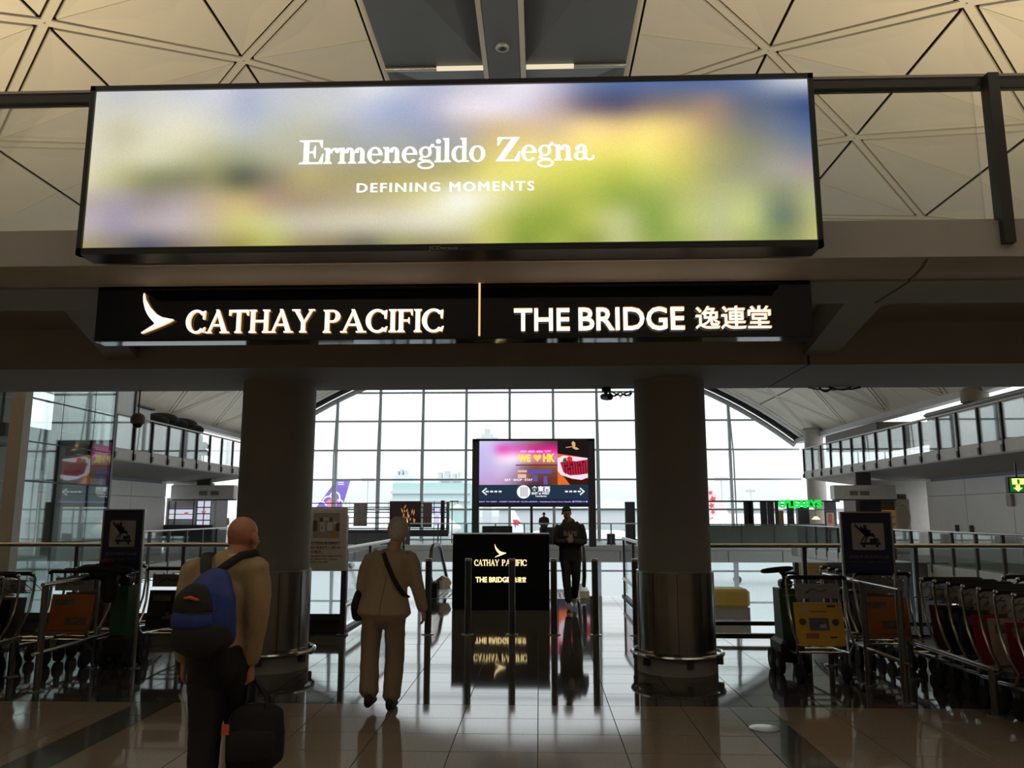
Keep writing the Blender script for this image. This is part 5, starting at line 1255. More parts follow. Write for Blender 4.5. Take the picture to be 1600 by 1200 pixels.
for u0, u1, z0, z1, c in ((-.22, .22, .345, .41, (70, 30, 28)), (-.2, -.02, .45, .62, (60, 62, 66)), (.02, .2, .47, .6, (50, 52, 85)), (.05, .21, .42, .5, (110, 105, 100))):
    f = lambda z: yx2.y - .075 + (z - .33) / .405 * .075 - .006
    o = MB().hexa([(yx2.x + u0, f(z0), z0), (yx2.x + u1, f(z0), z0), (yx2.x + u1, f(z0) + .004, z0), (yx2.x + u0, f(z0) + .004, z0), (yx2.x + u0, f(z1), z1), (yx2.x + u1, f(z1), z1), (yx2.x + u1, f(z1) + .004, z1), (yx2.x + u0, f(z1) + .004, z1)]).build('advert_print', mat('print_c%d' % c[0], lin(c), .5, var=.4, scale=30), None)
    o.parent = pl2; o.matrix_parent_inverse = Matrix.Translation(-Vector(yx2))

# ---- trolley bay rails
def bay(x, y0, y1, lab, ylow, posts, ztop=.95):
    t = thing('trolley_bay_rail', lab, 'rail', (x, (y0 + y1) / 2, 0))
    MB().tube([(x, y0, ztop), (x, y1, ztop)], .021, 10).build('top_rail', CHROME, t, True)
    MB().tube([(x, ylow[0], .34), (x, ylow[1], .34)], .018, 10).build('lower_rail', CHROME, t, True)
    for y in posts:
        p_ = MB().cyl((x, y, 0), (x, y, ztop), .030, 12).build('post', mat('bay_post', (.20, .195, .185), .35, .8), t, True)
        MB().lathe([(0, 0), (.07, 0), (.07, .01), (0, .012)], (x, y, 0), 16).build('foot', STEEL, p_, True)
bay(3.12, 7.2, 9.05, 'bright steel trolley bay rail on posts, right of the yellow trolley', (7.1, 9.0), (7.22, 8.0, 9.0))
bay(3.66, 6.8, 8.35, 'low steel bay rail along the foot of the long right trolley row', (6.8, 8.35), (6.85, 8.3), .36)
bay(-4.6, 7.4, 9.25, 'bright steel trolley bay rail on posts before the left trolley sign', (7.35, 9.2), (7.45, 9.2))
bay(-5.28, 6.6, 8.2, 'low steel bay rail along the foot of the long left trolley row', (6.6, 8.2), (6.7, 8.1), .36)

# ---- blue trolley signs
def trolley_sign(x0, x1, y0, y1, Y, lab, mir):
    a_, b_ = atY(x0, y1, Y), atY(x1, y0, Y); w_, h_ = b_.x - a_.x, b_.z - a_.z
    t = thing('trolley_sign', lab, 'sign', ((a_.x + b_.x) / 2, Y, 0))
    MB().bbox(a_.x, b_.x, Y, Y + .04, a_.z, b_.z, .006).build('panel', mat('sign_navy', lin((42, 46, 82)), .35), t)
    for x in (a_.x - .008, b_.x + .008): MB().box(x - .009, x + .009, Y + .005, Y + .04, 0, b_.z + .012).build('post', STEEL, t)
    MB().box(a_.x, b_.x, Y + .004, Y + .04, b_.z, b_.z + .014).build('top_trim', STEEL, t)
    for x in (a_.x - .008, b_.x + .008): MB().lathe([(0, 0), (.06, 0), (.06, .01), (0, .012)], (x, Y + .02, 0), 14).build('foot', STEEL, t, True)
    PLT = mat('picto_plate', (.55, .54, .50), .5); NAVY = mat('picto_navy', lin((36, 38, 62)), .5)
    def P(q): return [(x * w_, z * h_) for x, z in q]
    r = .04; pl_ = []
    for cx, cy, a0 in ((.80, .80, 0), (.22, .80, 90), (.22, .42, 180), (.80, .42, 270)):
        for k_ in range(5): an = radians(a0 + 90 * k_ / 4); pl_.append((cx + r * cos(an), cy + r * .83 * sin(an)))
    pk = MB().prism(P(pl_), (a_.x, Y - .004, a_.z), AX, AZ, (0, .005, 0)).build('pictogram_plate', PLT, t)
    o = (a_.x, Y - .008, a_.z)
    def pg(q): MB().prism(P(q), o, AX, AZ, (0, .004, 0)).build('pictogram', NAVY, pk)
    def ln(x0_, z0_, x1_, z1_, th=.014):
        dx, dz = (x1_ - x0_) * w_, (z1_ - z0_) * h_; l = sqrt(dx * dx + dz * dz); nx, nz = -dz / l * th * w_ / 2 * 1.6, dx / l * th * w_ / 2 * 1.6
        MB().prism([(x0_ * w_ + nx, z0_ * h_ + nz), (x1_ * w_ + nx, z1_ * h_ + nz), (x1_ * w_ - nx, z1_ * h_ - nz), (x0_ * w_ - nx, z0_ * h_ - nz)], o, AX, AZ, (0, .004, 0)).build('pictogram', NAVY, pk)
    ln(.25, .80, .46, .63, .024); ln(.46, .63, .36, .52); ln(.47, .60, .44, .50); ln(.34, .49, .75, .49, .030)
    ln(.36, .77, .47, .66, .03); ln(.42, .74, .53, .62, .075); ln(.50, .64, .62, .64, .04); ln(.60, .64, .64, .60, .03); ln(.47, .70, .56, .70, .028)
    pg([(.455 + .034 * cos(k_ * pi / 6), .775 + .027 * sin(k_ * pi / 6)) for k_ in range(12)])
    pg([(.54, .51), (.68, .51), (.68, .585), (.62, .585), (.62, .57), (.54, .57)]); pg([(.69, .51), (.72, .51), (.715, .575), (.69, .575)])
    for x in (.41, .68): pg([(x + .030 * cos(k_ * pi / 6), .452 + .024 * sin(k_ * pi / 6)) for k_ in range(12)])
    LT = mat('sign_letter_grey', (.20, .21, .26), .5)
    m_ = MB(); fit_text(m_, '請將手推車放此處', (a_.x + .10 * w_, Y - .002, a_.z + .245 * h_), AX, AZ, .80 * w_, .055 * h_, NY, .01); m_.build('sign_lettering', LT, t)
    m_ = MB(); fit_text(m_, 'Please return baggage trolley here', (a_.x + .09 * w_, Y - .002, a_.z + .175 * h_), AX, AZ, .82 * w_, .032 * h_, NY, .005); m_.build('sign_lettering', LT, t)
    return t
trolley_sign(1321, 1391, 801.5, 896, 8.3, 'dark blue trolley sign panel with white pictogram, standing in the right trolley bay', 0)
trolley_sign(156, 224, 797.5, 891, 8.55, 'dark blue trolley sign panel with white pictogram, standing in the left trolley bay', 0)

# ---- electric trolley pushers
GRN = mat('pusher_green', lin((48, 92, 62)), .4)
def pusher(x, y, s, lab):
    t = thing('trolley_pusher', lab, 'trolley pusher', (x, y, 0))
    MB().hexa([(x - .13, y - .1, .30), (x + .05, y - .1, .30), (x + .05, y + .2, .30), (x - .13, y + .2, .30), (x - .12 - .03, y - .07, .84), (x + .03, y - .07, .84), (x + .03, y + .14, .84), (x - .15, y + .14, .84)]).build('column', GRN, t)
    MB().bbox(x - .17, x + .07, y - .16, y + .3, .12, .34, .04).build('battery_box', BLACK, t)
    MB().bbox(x - .11, x + .01, y - .04, y + .10, .84, .93, .02).build('steering_head', BLACK, t)
    MB().tube([(x - .05, y, .9), (x - .07, y - .03, .98), (x - .12, y - .08, 1.03)], .03, 8).build('tiller', BLACK, t, True)
    MB().tube([(x - .17 + .15 * cos(2 * pi * i / 20), y - .12 + .09 * sin(2 * pi * i / 20), 1.035 + .025 * cos(2 * pi * i / 20 + 1)) for i in range(20)], .017, 8, closed=True).build('handle_loop', RUBBER, t, True)
    MB().bbox(x - .05, x + .06, y - .05, y + .08, .98, 1.01, .01).build('control_head', BLACK, t)
    for yy in (-.05, .2):
        w_ = MB().cyl((x - .19, y + yy, .11), (x - .14, y + yy, .11), .11, 16).build('wheel', RUBBER, t, True); MB().cyl((x - .195, y + yy, .11), (x - .135, y + yy, .11), .04, 10).build('hub', DSTEEL, w_, True)
        w_ = MB().cyl((x + .06, y + yy, .11), (x + .11, y + yy, .11), .11, 16).build('wheel', RUBBER, t, True); MB().cyl((x + .055, y + yy, .11), (x + .115, y + yy, .11), .04, 10).build('hub', DSTEEL, w_, True)
    return t
pusher(atY(1240, 950, 8.5).x, 8.55, 1, 'green trolley pusher with black steering loop beside the yellow advert trolley')
pq = pusher(atY(193, 950, 8.6).x + .02, 8.65, -1, 'green trolley pusher draped with a black jacket below the left trolley sign')
jx = atY(163, 895, 8.3)
jk = MB()
for dx, dz, r in ((-.16, .0, (.13, .10, .045)), (0, .01, (.17, .11, .05)), (.15, -.02, (.14, .10, .05)), (-.02, -.06, (.15, .09, .06)), (.05, -.2, (.09, .08, .16))): jk.ell((jx.x + dx, 8.33, 1.04 + dz), r, 14, 8)
o = jk.build('draped_jacket', mat('jacket_black', (.018, .018, .02), .8), None, True); o.parent = pq; o.matrix_parent_inverse = Matrix.Translation(-Vector(pq.location))
rm = o.modifiers.new('r', 'REMESH'); rm.mode = 'VOXEL'; rm.voxel_size = .015; rm.use_smooth_shade = True
o2 = MB().ell((jx.x + .02, 8.30, 1.11), (.07, .05, .03), 12, 7).build('red_cap', mat('cap_red', lin((120, 40, 35)), .7), None, True); o2.parent = pq; o2.matrix_parent_inverse = Matrix.Translation(-Vector(pq.location))

# ================================================================== people
def organic(name, mb, m, parent, voxel=.011, smooth=6, loc=(0, 0, 0), rz=0.0, wrinkle=0.0, decimate=None):
    """closed lofts joined into one continuous skin (voxel remesh), in figure coordinates"""
    me = bpy.data.meshes.new(name); me.from_pydata(mb.v, [], mb.f)
    bm = bmesh.new(); bm.from_mesh(me); bmesh.ops.recalc_face_normals(bm, faces=bm.faces); bm.to_mesh(me); bm.free()
    o = bpy.data.objects.new(name, me); COL.objects.link(o)
    r = o.modifiers.new('r', 'REMESH'); r.mode = 'VOXEL'; r.voxel_size = voxel; r.use_smooth_shade = True
    s = o.modifiers.new('s', 'SMOOTH'); s.factor = .5; s.iterations = smooth
    if wrinkle:
        tx = bpy.data.textures.new(name + '_fold', 'CLOUDS'); tx.noise_scale = .11
        d = o.modifiers.new('d', 'DISPLACE'); d.texture = tx; d.strength = wrinkle; d.texture_coords = 'GLOBAL'; d.mid_level = .5
    if decimate:
        dc = o.modifiers.new('c', 'DECIMATE'); dc.ratio = decimate
    ev = o.evaluated_get(bpy.context.evaluated_depsgraph_get()); nm = bpy.data.meshes.new_from_object(ev)
    bpy.data.objects.remove(o); nm.name = name
    nm.materials.clear(); nm.materials.append(m); nm.polygons.foreach_set('use_smooth', [True] * len(nm.polygons))
    q = bpy.data.objects.new(name, nm); COL.objects.link(q); q.parent = parent; OFF[q.name] = Vector()
    return q
def plain(mb, name, m, parent, smooth=True):
    o = mb.build(name, m, None, smooth); o.parent = parent; OFF[o.name] = Vector(); return o
def limb(mb, pts, rad, n=14, side=(1, 0, 0)):
    # rounded tapered limb with end caps
    P = [Vector(p) for p in pts]; R_ = [r if isinstance(r, tuple) else (r, r) for r in rad]
    d0 = (P[0] - P[1]).normalized(); d1 = (P[-1] - P[-2]).normalized()
    pp = [P[0] + d0 * min(R_[0]) * .55] + P + [P[-1] + d1 * min(R_[-1]) * .55]
    rr = [tuple(v * .55 for v in R_[0])] + R_ + [tuple(v * .55 for v in R_[-1])]
    # smooth subdivision of the path
    p2, r2 = [], []
    for i in range(len(pp) - 1):
        for k_ in range(3):
            t = k_ / 3
            a = [pp[max(0, i - 1)], pp[i], pp[i + 1], pp[min(len(pp) - 1, i + 2)]]
            p2.append(Vector(cr4(*a, t)) if 0 < i < len(pp) - 2 else pp[i].lerp(pp[i + 1], t))
            r2.append(tuple(rr[i][c] * (1 - t) + rr[i + 1][c] * t for c in (0, 1)))
    p2.append(pp[-1]); r2.append(rr[-1])
    return mb.tube(p2, [list(r) for r in r2], n, side=side)
def head(mb, c, yaw_, pitch_=0.0, s=1.0, hair=0.0):
    """skull, jaw, nose, brow, ears round centre c; faces +Y turned by yaw_"""
    M_ = Matrix.Translation(Vector(c)) @ Matrix.Rotation(yaw_, 4, 'Z') @ Matrix.Rotation(pitch_, 4, 'X')
    b = MB()
    b.ell((0, -.012, .022), (.074 * s, .094 * s, .088 * s), 20, 14); b.ell((0, .028, -.045), (.056 * s, .066 * s, .066 * s), 16, 10); b.ell((0, .052, -.086), (.032, .030, .026), 12, 8)
    b.ell((0, .080, .020), (.046, .016, .012), 12, 6); b.tube([(0, .086, .018), (0, .100, -.012), (0, .108, -.030), (0, .094, -.040)], [.008, .011, .015, .009], 8)
    b.ell((0, .084, -.062), (.024, .012, .007), 10, 6); b.ell((0, .083, -.073), (.020, .012, .007), 10, 6)
    for sg_ in (-1, 1):
        b.ell((sg_ * .078 * s, -.006, -.012), (.012, .022, .034), 10, 8); b.ell((sg_ * .042, .066, -.022), (.018, .018, .02), 10, 6)
    mb.add([M_ @ Vector(p) for p in b.v], b.f); return M_
def face(parent, M_, m_eye=None):
    W = mat('eye_white', (.75, .73, .70), .3); I = mat('eye_dark', (.03, .02, .015), .2)
    for sg_ in (-1, 1):
        e1 = MB().ell((sg_ * .030, .078, .004), (.013, .010, .008), 10, 7); plain(MB().add([M_ @ Vector(p) for p in e1.v], e1.f), 'eye', W, parent)
        e2 = MB().ell((sg_ * .030, .0865, .004), (.0055, .003, .0055), 8, 6); plain(MB().add([M_ @ Vector(p) for p in e2.v], e2.f), 'pupil', I, parent)
        e3 = MB().tube([(sg_ * .016, .090, .020), (sg_ * .032, .088, .026), (sg_ * .048, .076, .020)], .0035, 6); plain(MB().add([M_ @ Vector(p) for p in e3.v], e3.f), 'eyebrow', mat('brow_grey', (.10, .09, .08), .8), parent)
    l = MB().tube([(-.022, .088, -.067), (0, .097, -.068), (.022, .088, -.067)], .004, 6); plain(MB().add([M_ @ Vector(p) for p in l.v], l.f), 'lips', mat('lip', (.30, .13, .10), .5), parent)
def hand(mb, wrist, dirv, palm_n, thumb_side, curl=.5, s=1.0, spread=.10):
    """palm + four unequal fingers + thumb. dirv: along the hand, palm_n: out of the palm, thumb_side: across towards the thumb"""
    w_ = Vector(wrist); d = Vector(dirv).normalized(); n_ = Vector(palm_n); n_ = (n_ - d * n_.dot(d)).normalized()
    t = Vector(thumb_side); t = (t - d * t.dot(d) - n_ * t.dot(n_)).normalized()
    sd = t
    mb.tube([w_ - d * .03 * s, w_ + d * .005 * s, w_ + d * .04 * s, w_ + d * .082 * s, w_ + d * .092 * s], [[.026 * s, .020 * s], [.028 * s, .019 * s], [.040 * s, .017 * s], [.041 * s, .015 * s], [.034 * s, .010 * s]], 14, side=tuple(sd))
    for off_, ln_, r in ((.031, .068, .0095), (.011, .078, .0098), (-.010, .072, .0094), (-.030, .056, .0084)):
        p = w_ + d * .076 * s + t * off_ * s; a = curl * .5; pts = [p - d * .02 * s, p]; dd = d + t * spread * off_ * 20
        for seg_, L_ in enumerate((.45, .32, .26)):
            a2 = curl * (.5 + seg_ * .75); v = (dd * cos(a2) + n_ * sin(a2)).normalized(); p = p + v * ln_ * L_ * s; pts.append(p)
        mb.tube(pts + [pts[-1] + (pts[-1] - pts[-2]).normalized() * .004], [r * s * 1.1, r * s * 1.05, r * s, r * s * .92, r * s * .82, r * s * .4], 10)
    p = w_ + d * .018 * s + t * .026 * s; v = (t * .75 + d * .65 + n_ * .30).normalized(); v2 = (d * .85 + t * .15 + n_ * .5).normalized()
    mb.tube([p - v * .012, p + v * .03 * s, p + v * .048 * s + v2 * .014, p + v * .052 * s + v2 * .040 * s, p + v * .052 * s + v2 * .044 * s], [.014 * s, .0125 * s, .0112 * s, .0095 * s, .004], 10)
    return mb
def shoe(mb, ankle, toe_dir, s=1.0, lift=0.0):
    a = Vector(ankle); d = Vector(toe_dir).normalized()
    P = [a - d * .085, a - d * .05, a + d * .03, a + d * .11, a + d * .165, a + d * .185]
    hs = [v * s for v in (.035, .055, .050, .036, .024, .012)]; ws = [v * s for v in (.025, .036, .040, .045, .036, .018)]; P = [a + (p - a) * s for p in P]
    pts = [Vector((p.x, p.y, a.z - .085 + h + lift * (1 - i / 5.0))) for i, (p, h) in enumerate(zip(P, hs))]
    return mb.tube(pts, [[w__, h] for w__, h in zip(ws, hs)], 14, side=(-d.y, d.x, 0))
SKIN = mat('skin_ruddy', lin((186, 124, 100)), .55, var=.10, scale=14)
SKIN2 = mat('skin_fair', lin((205, 160, 135)), .55, var=.08, scale=14)

def body_figure(parent, J, m, s=1.0, hands=(('L', .6), ('R', .6)), name='body', voxel=.0065, sc=1.0):
    """one continuous body from joints J"""
    b = MB(); M_ = head(b, J['head'], J.get('hyaw', 0), J.get('hpitch', 0))
    limb(b, [J['neck0'], J['neck1'], Vector(J['head']) + Vector((0, -.012, -.05))], [(.066, .06), (.054, .055), (.05, .055)])
    limb(b, [J['hipc'], J['waist'], J['chest'], J['neck0']], [(.135, .085), (.12, .075), (.145, .085), (.085, .055)], 18)
    for S_ in 'LR':
        limb(b, [J['sh' + S_], J['el' + S_], J['wr' + S_]], [.036, .032, .024], 12)
        limb(b, [J['chest'], J['sh' + S_]], [.05, .03], 10)
        limb(b, [J['hp' + S_], J['kn' + S_], J['an' + S_]], [.072, .048, .032], 12)
        limb(b, [J['hipc'], J['hp' + S_]], [.08, .07], 10)
        a = Vector(J['an' + S_]); td = J.get('toe' + S_, (0, 1, 0)); shoe(b, a, td, .72)
        h = J['hand' + S_]; hand(b, J['wr' + S_], h[0], h[1], h[2], h[3], h[4] if len(h) > 4 else 1.0)
    o = organic(name, b, m, parent, voxel, 2)
    return o, M_

# ------------------------------------------------------------------ the old man with the blue backpack
mx, my = atY(342, 900, 4.3).x, 4.3
man = thing('person', 'bald person in beige jacket walking away with blue backpack and black bag', 'person', (mx, my, 0))
J = dict(head=(.085, .10, 1.475), hyaw=-.25, hpitch=-.10, neck0=(.035, .0, 1.30), neck1=(.06, .045, 1.38), hipc=(-.01, -.02, .90), waist=(.0, -.025, 1.05), chest=(.02, -.03, 1.22),
         shL=(-.115, -.02, 1.285), elL=(-.155, -.02, 1.04), wrL=(-.165, .02, .835), shR=(.195, -.02, 1.30), elR=(.222, -.03, 1.06), wrR=(.185, .02, .825),
         hpL=(-.05, 0, .86), knL=(-.01, -.04, .47), anL=(.04, -.20, .12), hpR=(.095, .02, .86), knR=(.12, .14, .48), anR=(.12, .16, .09),
         handL=((-.08, .12, -1), (.8, .35, 0), (.2, 1, 0), .75, 1.05), handR=((.06, .06, -1), (-1, 0, 0), (0, 1, .1), 1.35, 1.05))
bo, HM = body_figure(man, J, SKIN)
face(man, HM)
jk = MB()
limb(jk, [(-.005, -.025, .93), (0, -.03, 1.06), (.02, -.035, 1.20), (.028, -.02, 1.29), (.045, .015, 1.365)], [(.168, .135), (.162, .128), (.175, .128), (.145, .105), (.070, .068)], 22)
for S_ in 'LR': jk.ell(Vector(J['sh' + S_]) + Vector((0, .0, .0)), (.082, .088, .082), 16, 10)
for S_, sx_ in (('L', -1), ('R', 1)):
    limb(jk, [Vector(J['chest']) + Vector((sx_ * .05, .0, .05)), Vector(J['sh' + S_]) + Vector((0, 0, -.005)), J['el' + S_], Vector(J['wr' + S_]) + Vector((0, 0, .015))], [(.09, .10), (.082, .085), (.066, .068), (.050, .052)], 16)
BEIGE = mat('jacket_beige', lin((166, 143, 108)), .85, scale=40, var=.1, bump=.3)
organic('jacket', jk, BEIGE, man, .011, 5, wrinkle=.016)
plain(MB().tube([(.055 + .062 * cos(2 * pi * i / 20), .022 + .060 * sin(2 * pi * i / 20), 1.385 + .012 * sin(2 * pi * i / 20)) for i in range(20)], .016, 8, closed=True), 'collar', mat('collar_pale', lin((190, 172, 145)), .8), man)
tr = MB()
limb(tr, [(.02, -.02, .78), (.015, -.02, .88), (.01, -.025, .97)], [(.140, .125), (.152, .130), (.150, .118)], 20)
limb(tr, [(-.035, -.01, .86), (-.01, -.04, .50), (.04, -.17, .12)], [(.105, .110), (.082, .088), (.072, .078)], 16)
limb(tr, [(.095, .01, .86), (.12, .12, .50), (.12, .14, .09)], [(.105, .110), (.082, .088), (.072, .078)], 16)
organic('trousers', tr, mat('trousers_black', (.012, .012, .013), .85, bump=.2, scale=30), man, .011, 4, wrinkle=.014)
for S_, lf in (('L', .02), ('R', 0)):
    sm = MB(); shoe(sm, J['an' + S_], (0, 1, 0)); organic('shoe', sm, RUBBER, man, .008, 2)

# backpack on his back, hanging to the left
bp = thing('backpack', 'blue and black backpack with orange mark on the back of the bald person', 'backpack', (mx + .04, my - .235, .93))
def BPm(mb, name, m, vox=.009, w_=.008, par=bp): return organic(name, mb, m, par, vox, 4, wrinkle=w_)
b_ = MB(); limb(b_, [(.01, .0, .05), (.01, -.005, .16), (.02, .0, .28), (.045, .03, .375)], [(.150, .080), (.148, .085), (.125, .075), (.06, .035)], 20)
BLUE = mat('backpack_blue', lin((45, 66, 150)), .6, bump=.2, scale=50); BPK = mat('backpack_black', (.016, .016, .019), .7, bump=.2, scale=50)
BPm(b_, 'main_body', BLUE)
b_ = MB(); limb(b_, [(.0, -.01, .025), (-.005, -.015, .08), (-.005, -.015, .125)], [(.160, .092), (.158, .096), (.150, .088)], 20); BPm(b_, 'bottom_panel', BPK)
b_ = MB(); limb(b_, [(-.035, -.075, .195), (-.032, -.075, .25), (-.015, -.06, .31)], [(.105, .042), (.098, .042), (.055, .03)], 18); BPm(b_, 'top_pocket', BPK)
b_ = MB(); limb(b_, [(-.035, -.08, .125), (-.035, -.085, .155), (-.035, -.08, .185)], [(.108, .03), (.110, .032), (.105, .03)], 18); BPm(b_, 'front_band', BLUE)
plain(MB().tube([(-.065, -.119, .262), (-.035, -.120, .266), (-.005, -.118, .256), (.008, -.115, .254)], [.005, .009, .007, .004], 6), 'orange_mark', mat('mark_orange', lin((215, 95, 50)), .5), bp)
plain(MB().tube([(-.13, -.085, .190), (-.035, -.118, .190), (.065, -.095, .190)], .004, 5), 'zip', DSTEEL, bp)
STR = mat('strap_black', (.014, .014, .016), .7)
def strap(mb, pts, w2, t_=.006, nrm=None):
    return mb.tube(pts, [[w2, t_]] * len(pts), 8, side=nrm)
def wl(x, y, z): return (x - .04, y + .235, z - .93)          # figure -> backpack coordinates
o = strap(MB(), [wl(.03, -.205, 1.27), wl(.0, -.175, 1.32), wl(-.02, -.13, 1.37), wl(-.04, -.05, 1.395), wl(-.07, .05, 1.375), wl(-.08, .11, 1.25)], .030, .007, (1, 0, 0)); plain(o, 'shoulder_strap', STR, bp)
o = strap(MB(), [wl(.03, -.215, 1.28), wl(.07, -.185, 1.31), wl(.11, -.16, 1.345), wl(.155, -.105, 1.385), wl(.205, -.03, 1.395), wl(.215, .05, 1.345), wl(.20, .11, 1.25)], .022, .007, (0, .25, 1)); plain(o, 'shoulder_strap', STR, bp)

# soft black bag in his right hand
bgx, bgy = atY(400, 1140, 4.28).x, 4.28
bg_ = thing('travel_bag', 'soft black travel bag with red tag in the right hand of the bald person', 'bag', (bgx, bgy, .33))
b_ = MB(); limb(b_, [(.0, 0, .02), (.0, 0, .16), (.005, 0, .27)], [(.145, .085), (.148, .09), (.125, .06)], 20, side=(1, .35, 0))
BAGK = mat('bag_black', (.010, .010, .011), .75, bump=.25, scale=30)
organic('main_body', b_, BAGK, bg_, .010, 2, wrinkle=.012)
b_ = MB(); limb(b_, [(.01, -.085, .05), (.01, -.09, .13), (.01, -.08, .18)], [(.115, .025), (.118, .028), (.11, .02)], 16, side=(1, .35, 0)); organic('front_pocket', b_, BAGK, bg_, .009, 2)
hx, hy, hz = mx + .195 - bgx, my + .03 - bgy, .735 - .33
for dy in (-.025, .03):
    plain(MB().tube([(-.06, dy, .27), (-.045, dy * .8, .33), (hx - .01, hy + dy * .2 - .01, hz - .01), (hx + .012, hy + dy * .2 + .03, hz - .01), (.055, dy * .8, .33), (.06, dy, .27)], .009, 8), 'handle', STR, bg_)
plain(MB().box(-.135, -.098, -.118, -.112, .175, .225), 'luggage_tag', mat('tag_red', lin((225, 110, 100)), .5), bg_, False)
plain(MB().tube([(-.115, -.10, .225), (-.10, -.08, .27)], .003, 5), 'tag_string', STR, bg_)

# ------------------------------------------------------------------ the woman walking towards the bollards
fx, fy = atZ(595, 1109).x, 6.9
wm = thing('person', 'grey-haired person in light tan jacket and wide trousers walking towards the bollards', 'person', (fx, fy, 0))
J = dict(head=(.105, .03, 1.465), hyaw=-.15, hpitch=-.05, neck0=(.06, .0, 1.25), neck1=(.08, .015, 1.34), hipc=(.0, 0, .84), waist=(.01, 0, 1.0), chest=(.04, -.01, 1.15),
         shL=(-.115, 0, 1.215), elL=(-.19, .03, .98), wrL=(-.12, .17, .93), shR=(.21, 0, 1.225), elR=(.275, .01, 1.0), wrR=(.325, .05, .80),
         hpL=(-.085, 0, .80), knL=(-.105, .0, .44), anL=(-.075, -.14, .135), hpR=(.09, .0, .80), knR=(.095, .04, .43), anR=(.08, -.02, .085),
         handL=((.6, .7, .2), (0, -.4, -1), (-.6, .6, .5), .8, .92), handR=((.10, .12, -1), (-1, .2, 0), (.2, 1, 0), .55, .92))
bo, HM = body_figure(wm, J, SKIN2)
face(wm, HM)
TANJ = mat('jacket_light_tan', lin((176, 158, 134)), .85, bump=.2, scale=40, var=.08)
jk = MB()
limb(jk, [(.0, .0, .775), (.005, .0, .90), (.02, 0, 1.02), (.04, -.005, 1.15), (.05, .0, 1.225), (.07, .01, 1.285)], [(.235, .165), (.205, .145), (.175, .125), (.178, .118), (.145, .095), (.066, .060)], 22)
for S_, sx_ in (('L', -1), ('R', 1)):
    limb(jk, [Vector(J['chest']) + Vector((sx_ * .05, 0, .05)), J['sh' + S_], J['el' + S_], J['wr' + S_]], [(.08, .09), (.072, .076), (.060, .062), (.044, .046)], 16)
    jk.ell(Vector(J['sh' + S_]) + Vector((-sx_ * .008, 0, -.008)), (.074, .080, .072), 16, 10)
organic('jacket', jk, TANJ, wm, .011, 5, wrinkle=.012)
plain(MB().tube([(.04, -.122, 1.10), (.022, -.13, .98), (.0, -.152, .86), (-.005, -.168, .775)], .004, 5), 'back_seam', mat('seam_tan', lin((138, 122, 103)), .85), wm)
plain(MB().tube([(.078 + .058 * cos(2 * pi * i / 20), .014 + .052 * sin(2 * pi * i / 20), 1.29 + .006 * sin(2 * pi * i / 20)) for i in range(20)], .015, 8, closed=True), 'collar', TANJ, wm)
tr = MB()
limb(tr, [(.0, .0, .72), (.0, 0, .83)], [(.165, .13), (.17, .13)], 20)
limb(tr, [(-.088, .0, .78), (-.108, .0, .45), (-.085, -.11, .155)], [(.096, .112), (.080, .095), (.080, .09)], 16)
limb(tr, [(.092, .0, .78), (.098, .03, .45), (.085, -.015, .10)], [(.096, .112), (.080, .095), (.078, .09)], 16)
organic('trousers', tr, mat('trousers_tan', lin((150, 131, 110)), .85, bump=.2, scale=30, var=.1), wm, .011, 4, wrinkle=.016)
for S_, lf in (('L', .04), ('R', 0)):
    sm = MB(); shoe(sm, J['an' + S_], (0, 1, -.1 if S_ == 'L' else 0)); organic('shoe', sm, mat('shoe_dark', (.03, .025, .022), .5), wm, .008, 2)
hr = MB(); c = Vector(J['head'])
for q, r in (((0, -.022, .030), (.084, .100, .090)), ((0, -.055, -.025), (.078, .062, .075)), ((-.062, -.01, .0), (.028, .06, .065)), ((.062, -.01, .0), (.028, .06, .065)), ((0, .05, .075), (.06, .045, .03))): hr.ell(c + Vector(q), r, 18, 12)
organic('hair', hr, mat('hair_grey', lin((205, 197, 186)), .8, bump=.6, scale=60, var=.25), wm, .009, 3, wrinkle=.012)
# her shoulder bag, strap over the left shoulder
sb = thing('shoulder_bag', 'black shoulder bag hanging at the left hip of the grey-haired person', 'bag', (fx - .215, fy + .06, .83))
b_ = MB(); limb(b_, [(-.01, 0, -.10), (-.02, 0, .0), (.0, 0, .12)], [(.05, .12), (.055, .13), (.035, .10)], 16); organic('main_body', b_, BAGK, sb, .010, 3, wrinkle=.008)
def wb(x, y, z): return (x + .215, y - .06, z - .83)
o = strap(MB(), [wb(-.10, .14, 1.12), wb(-.045, .09, 1.26), wb(-.02, .0, 1.295), wb(.0, -.075, 1.265), wb(.045, -.125, 1.18), wb(.10, -.138, 1.07), wb(.15, -.128, .985), wb(.185, -.085, .93), wb(.205, 0, .90), wb(.15, .12, .88), wb(0, .17, .88), wb(-.17, .13, .93)], .021, .006, (.9, 0, .45)); plain(o, 'strap', STR, sb)

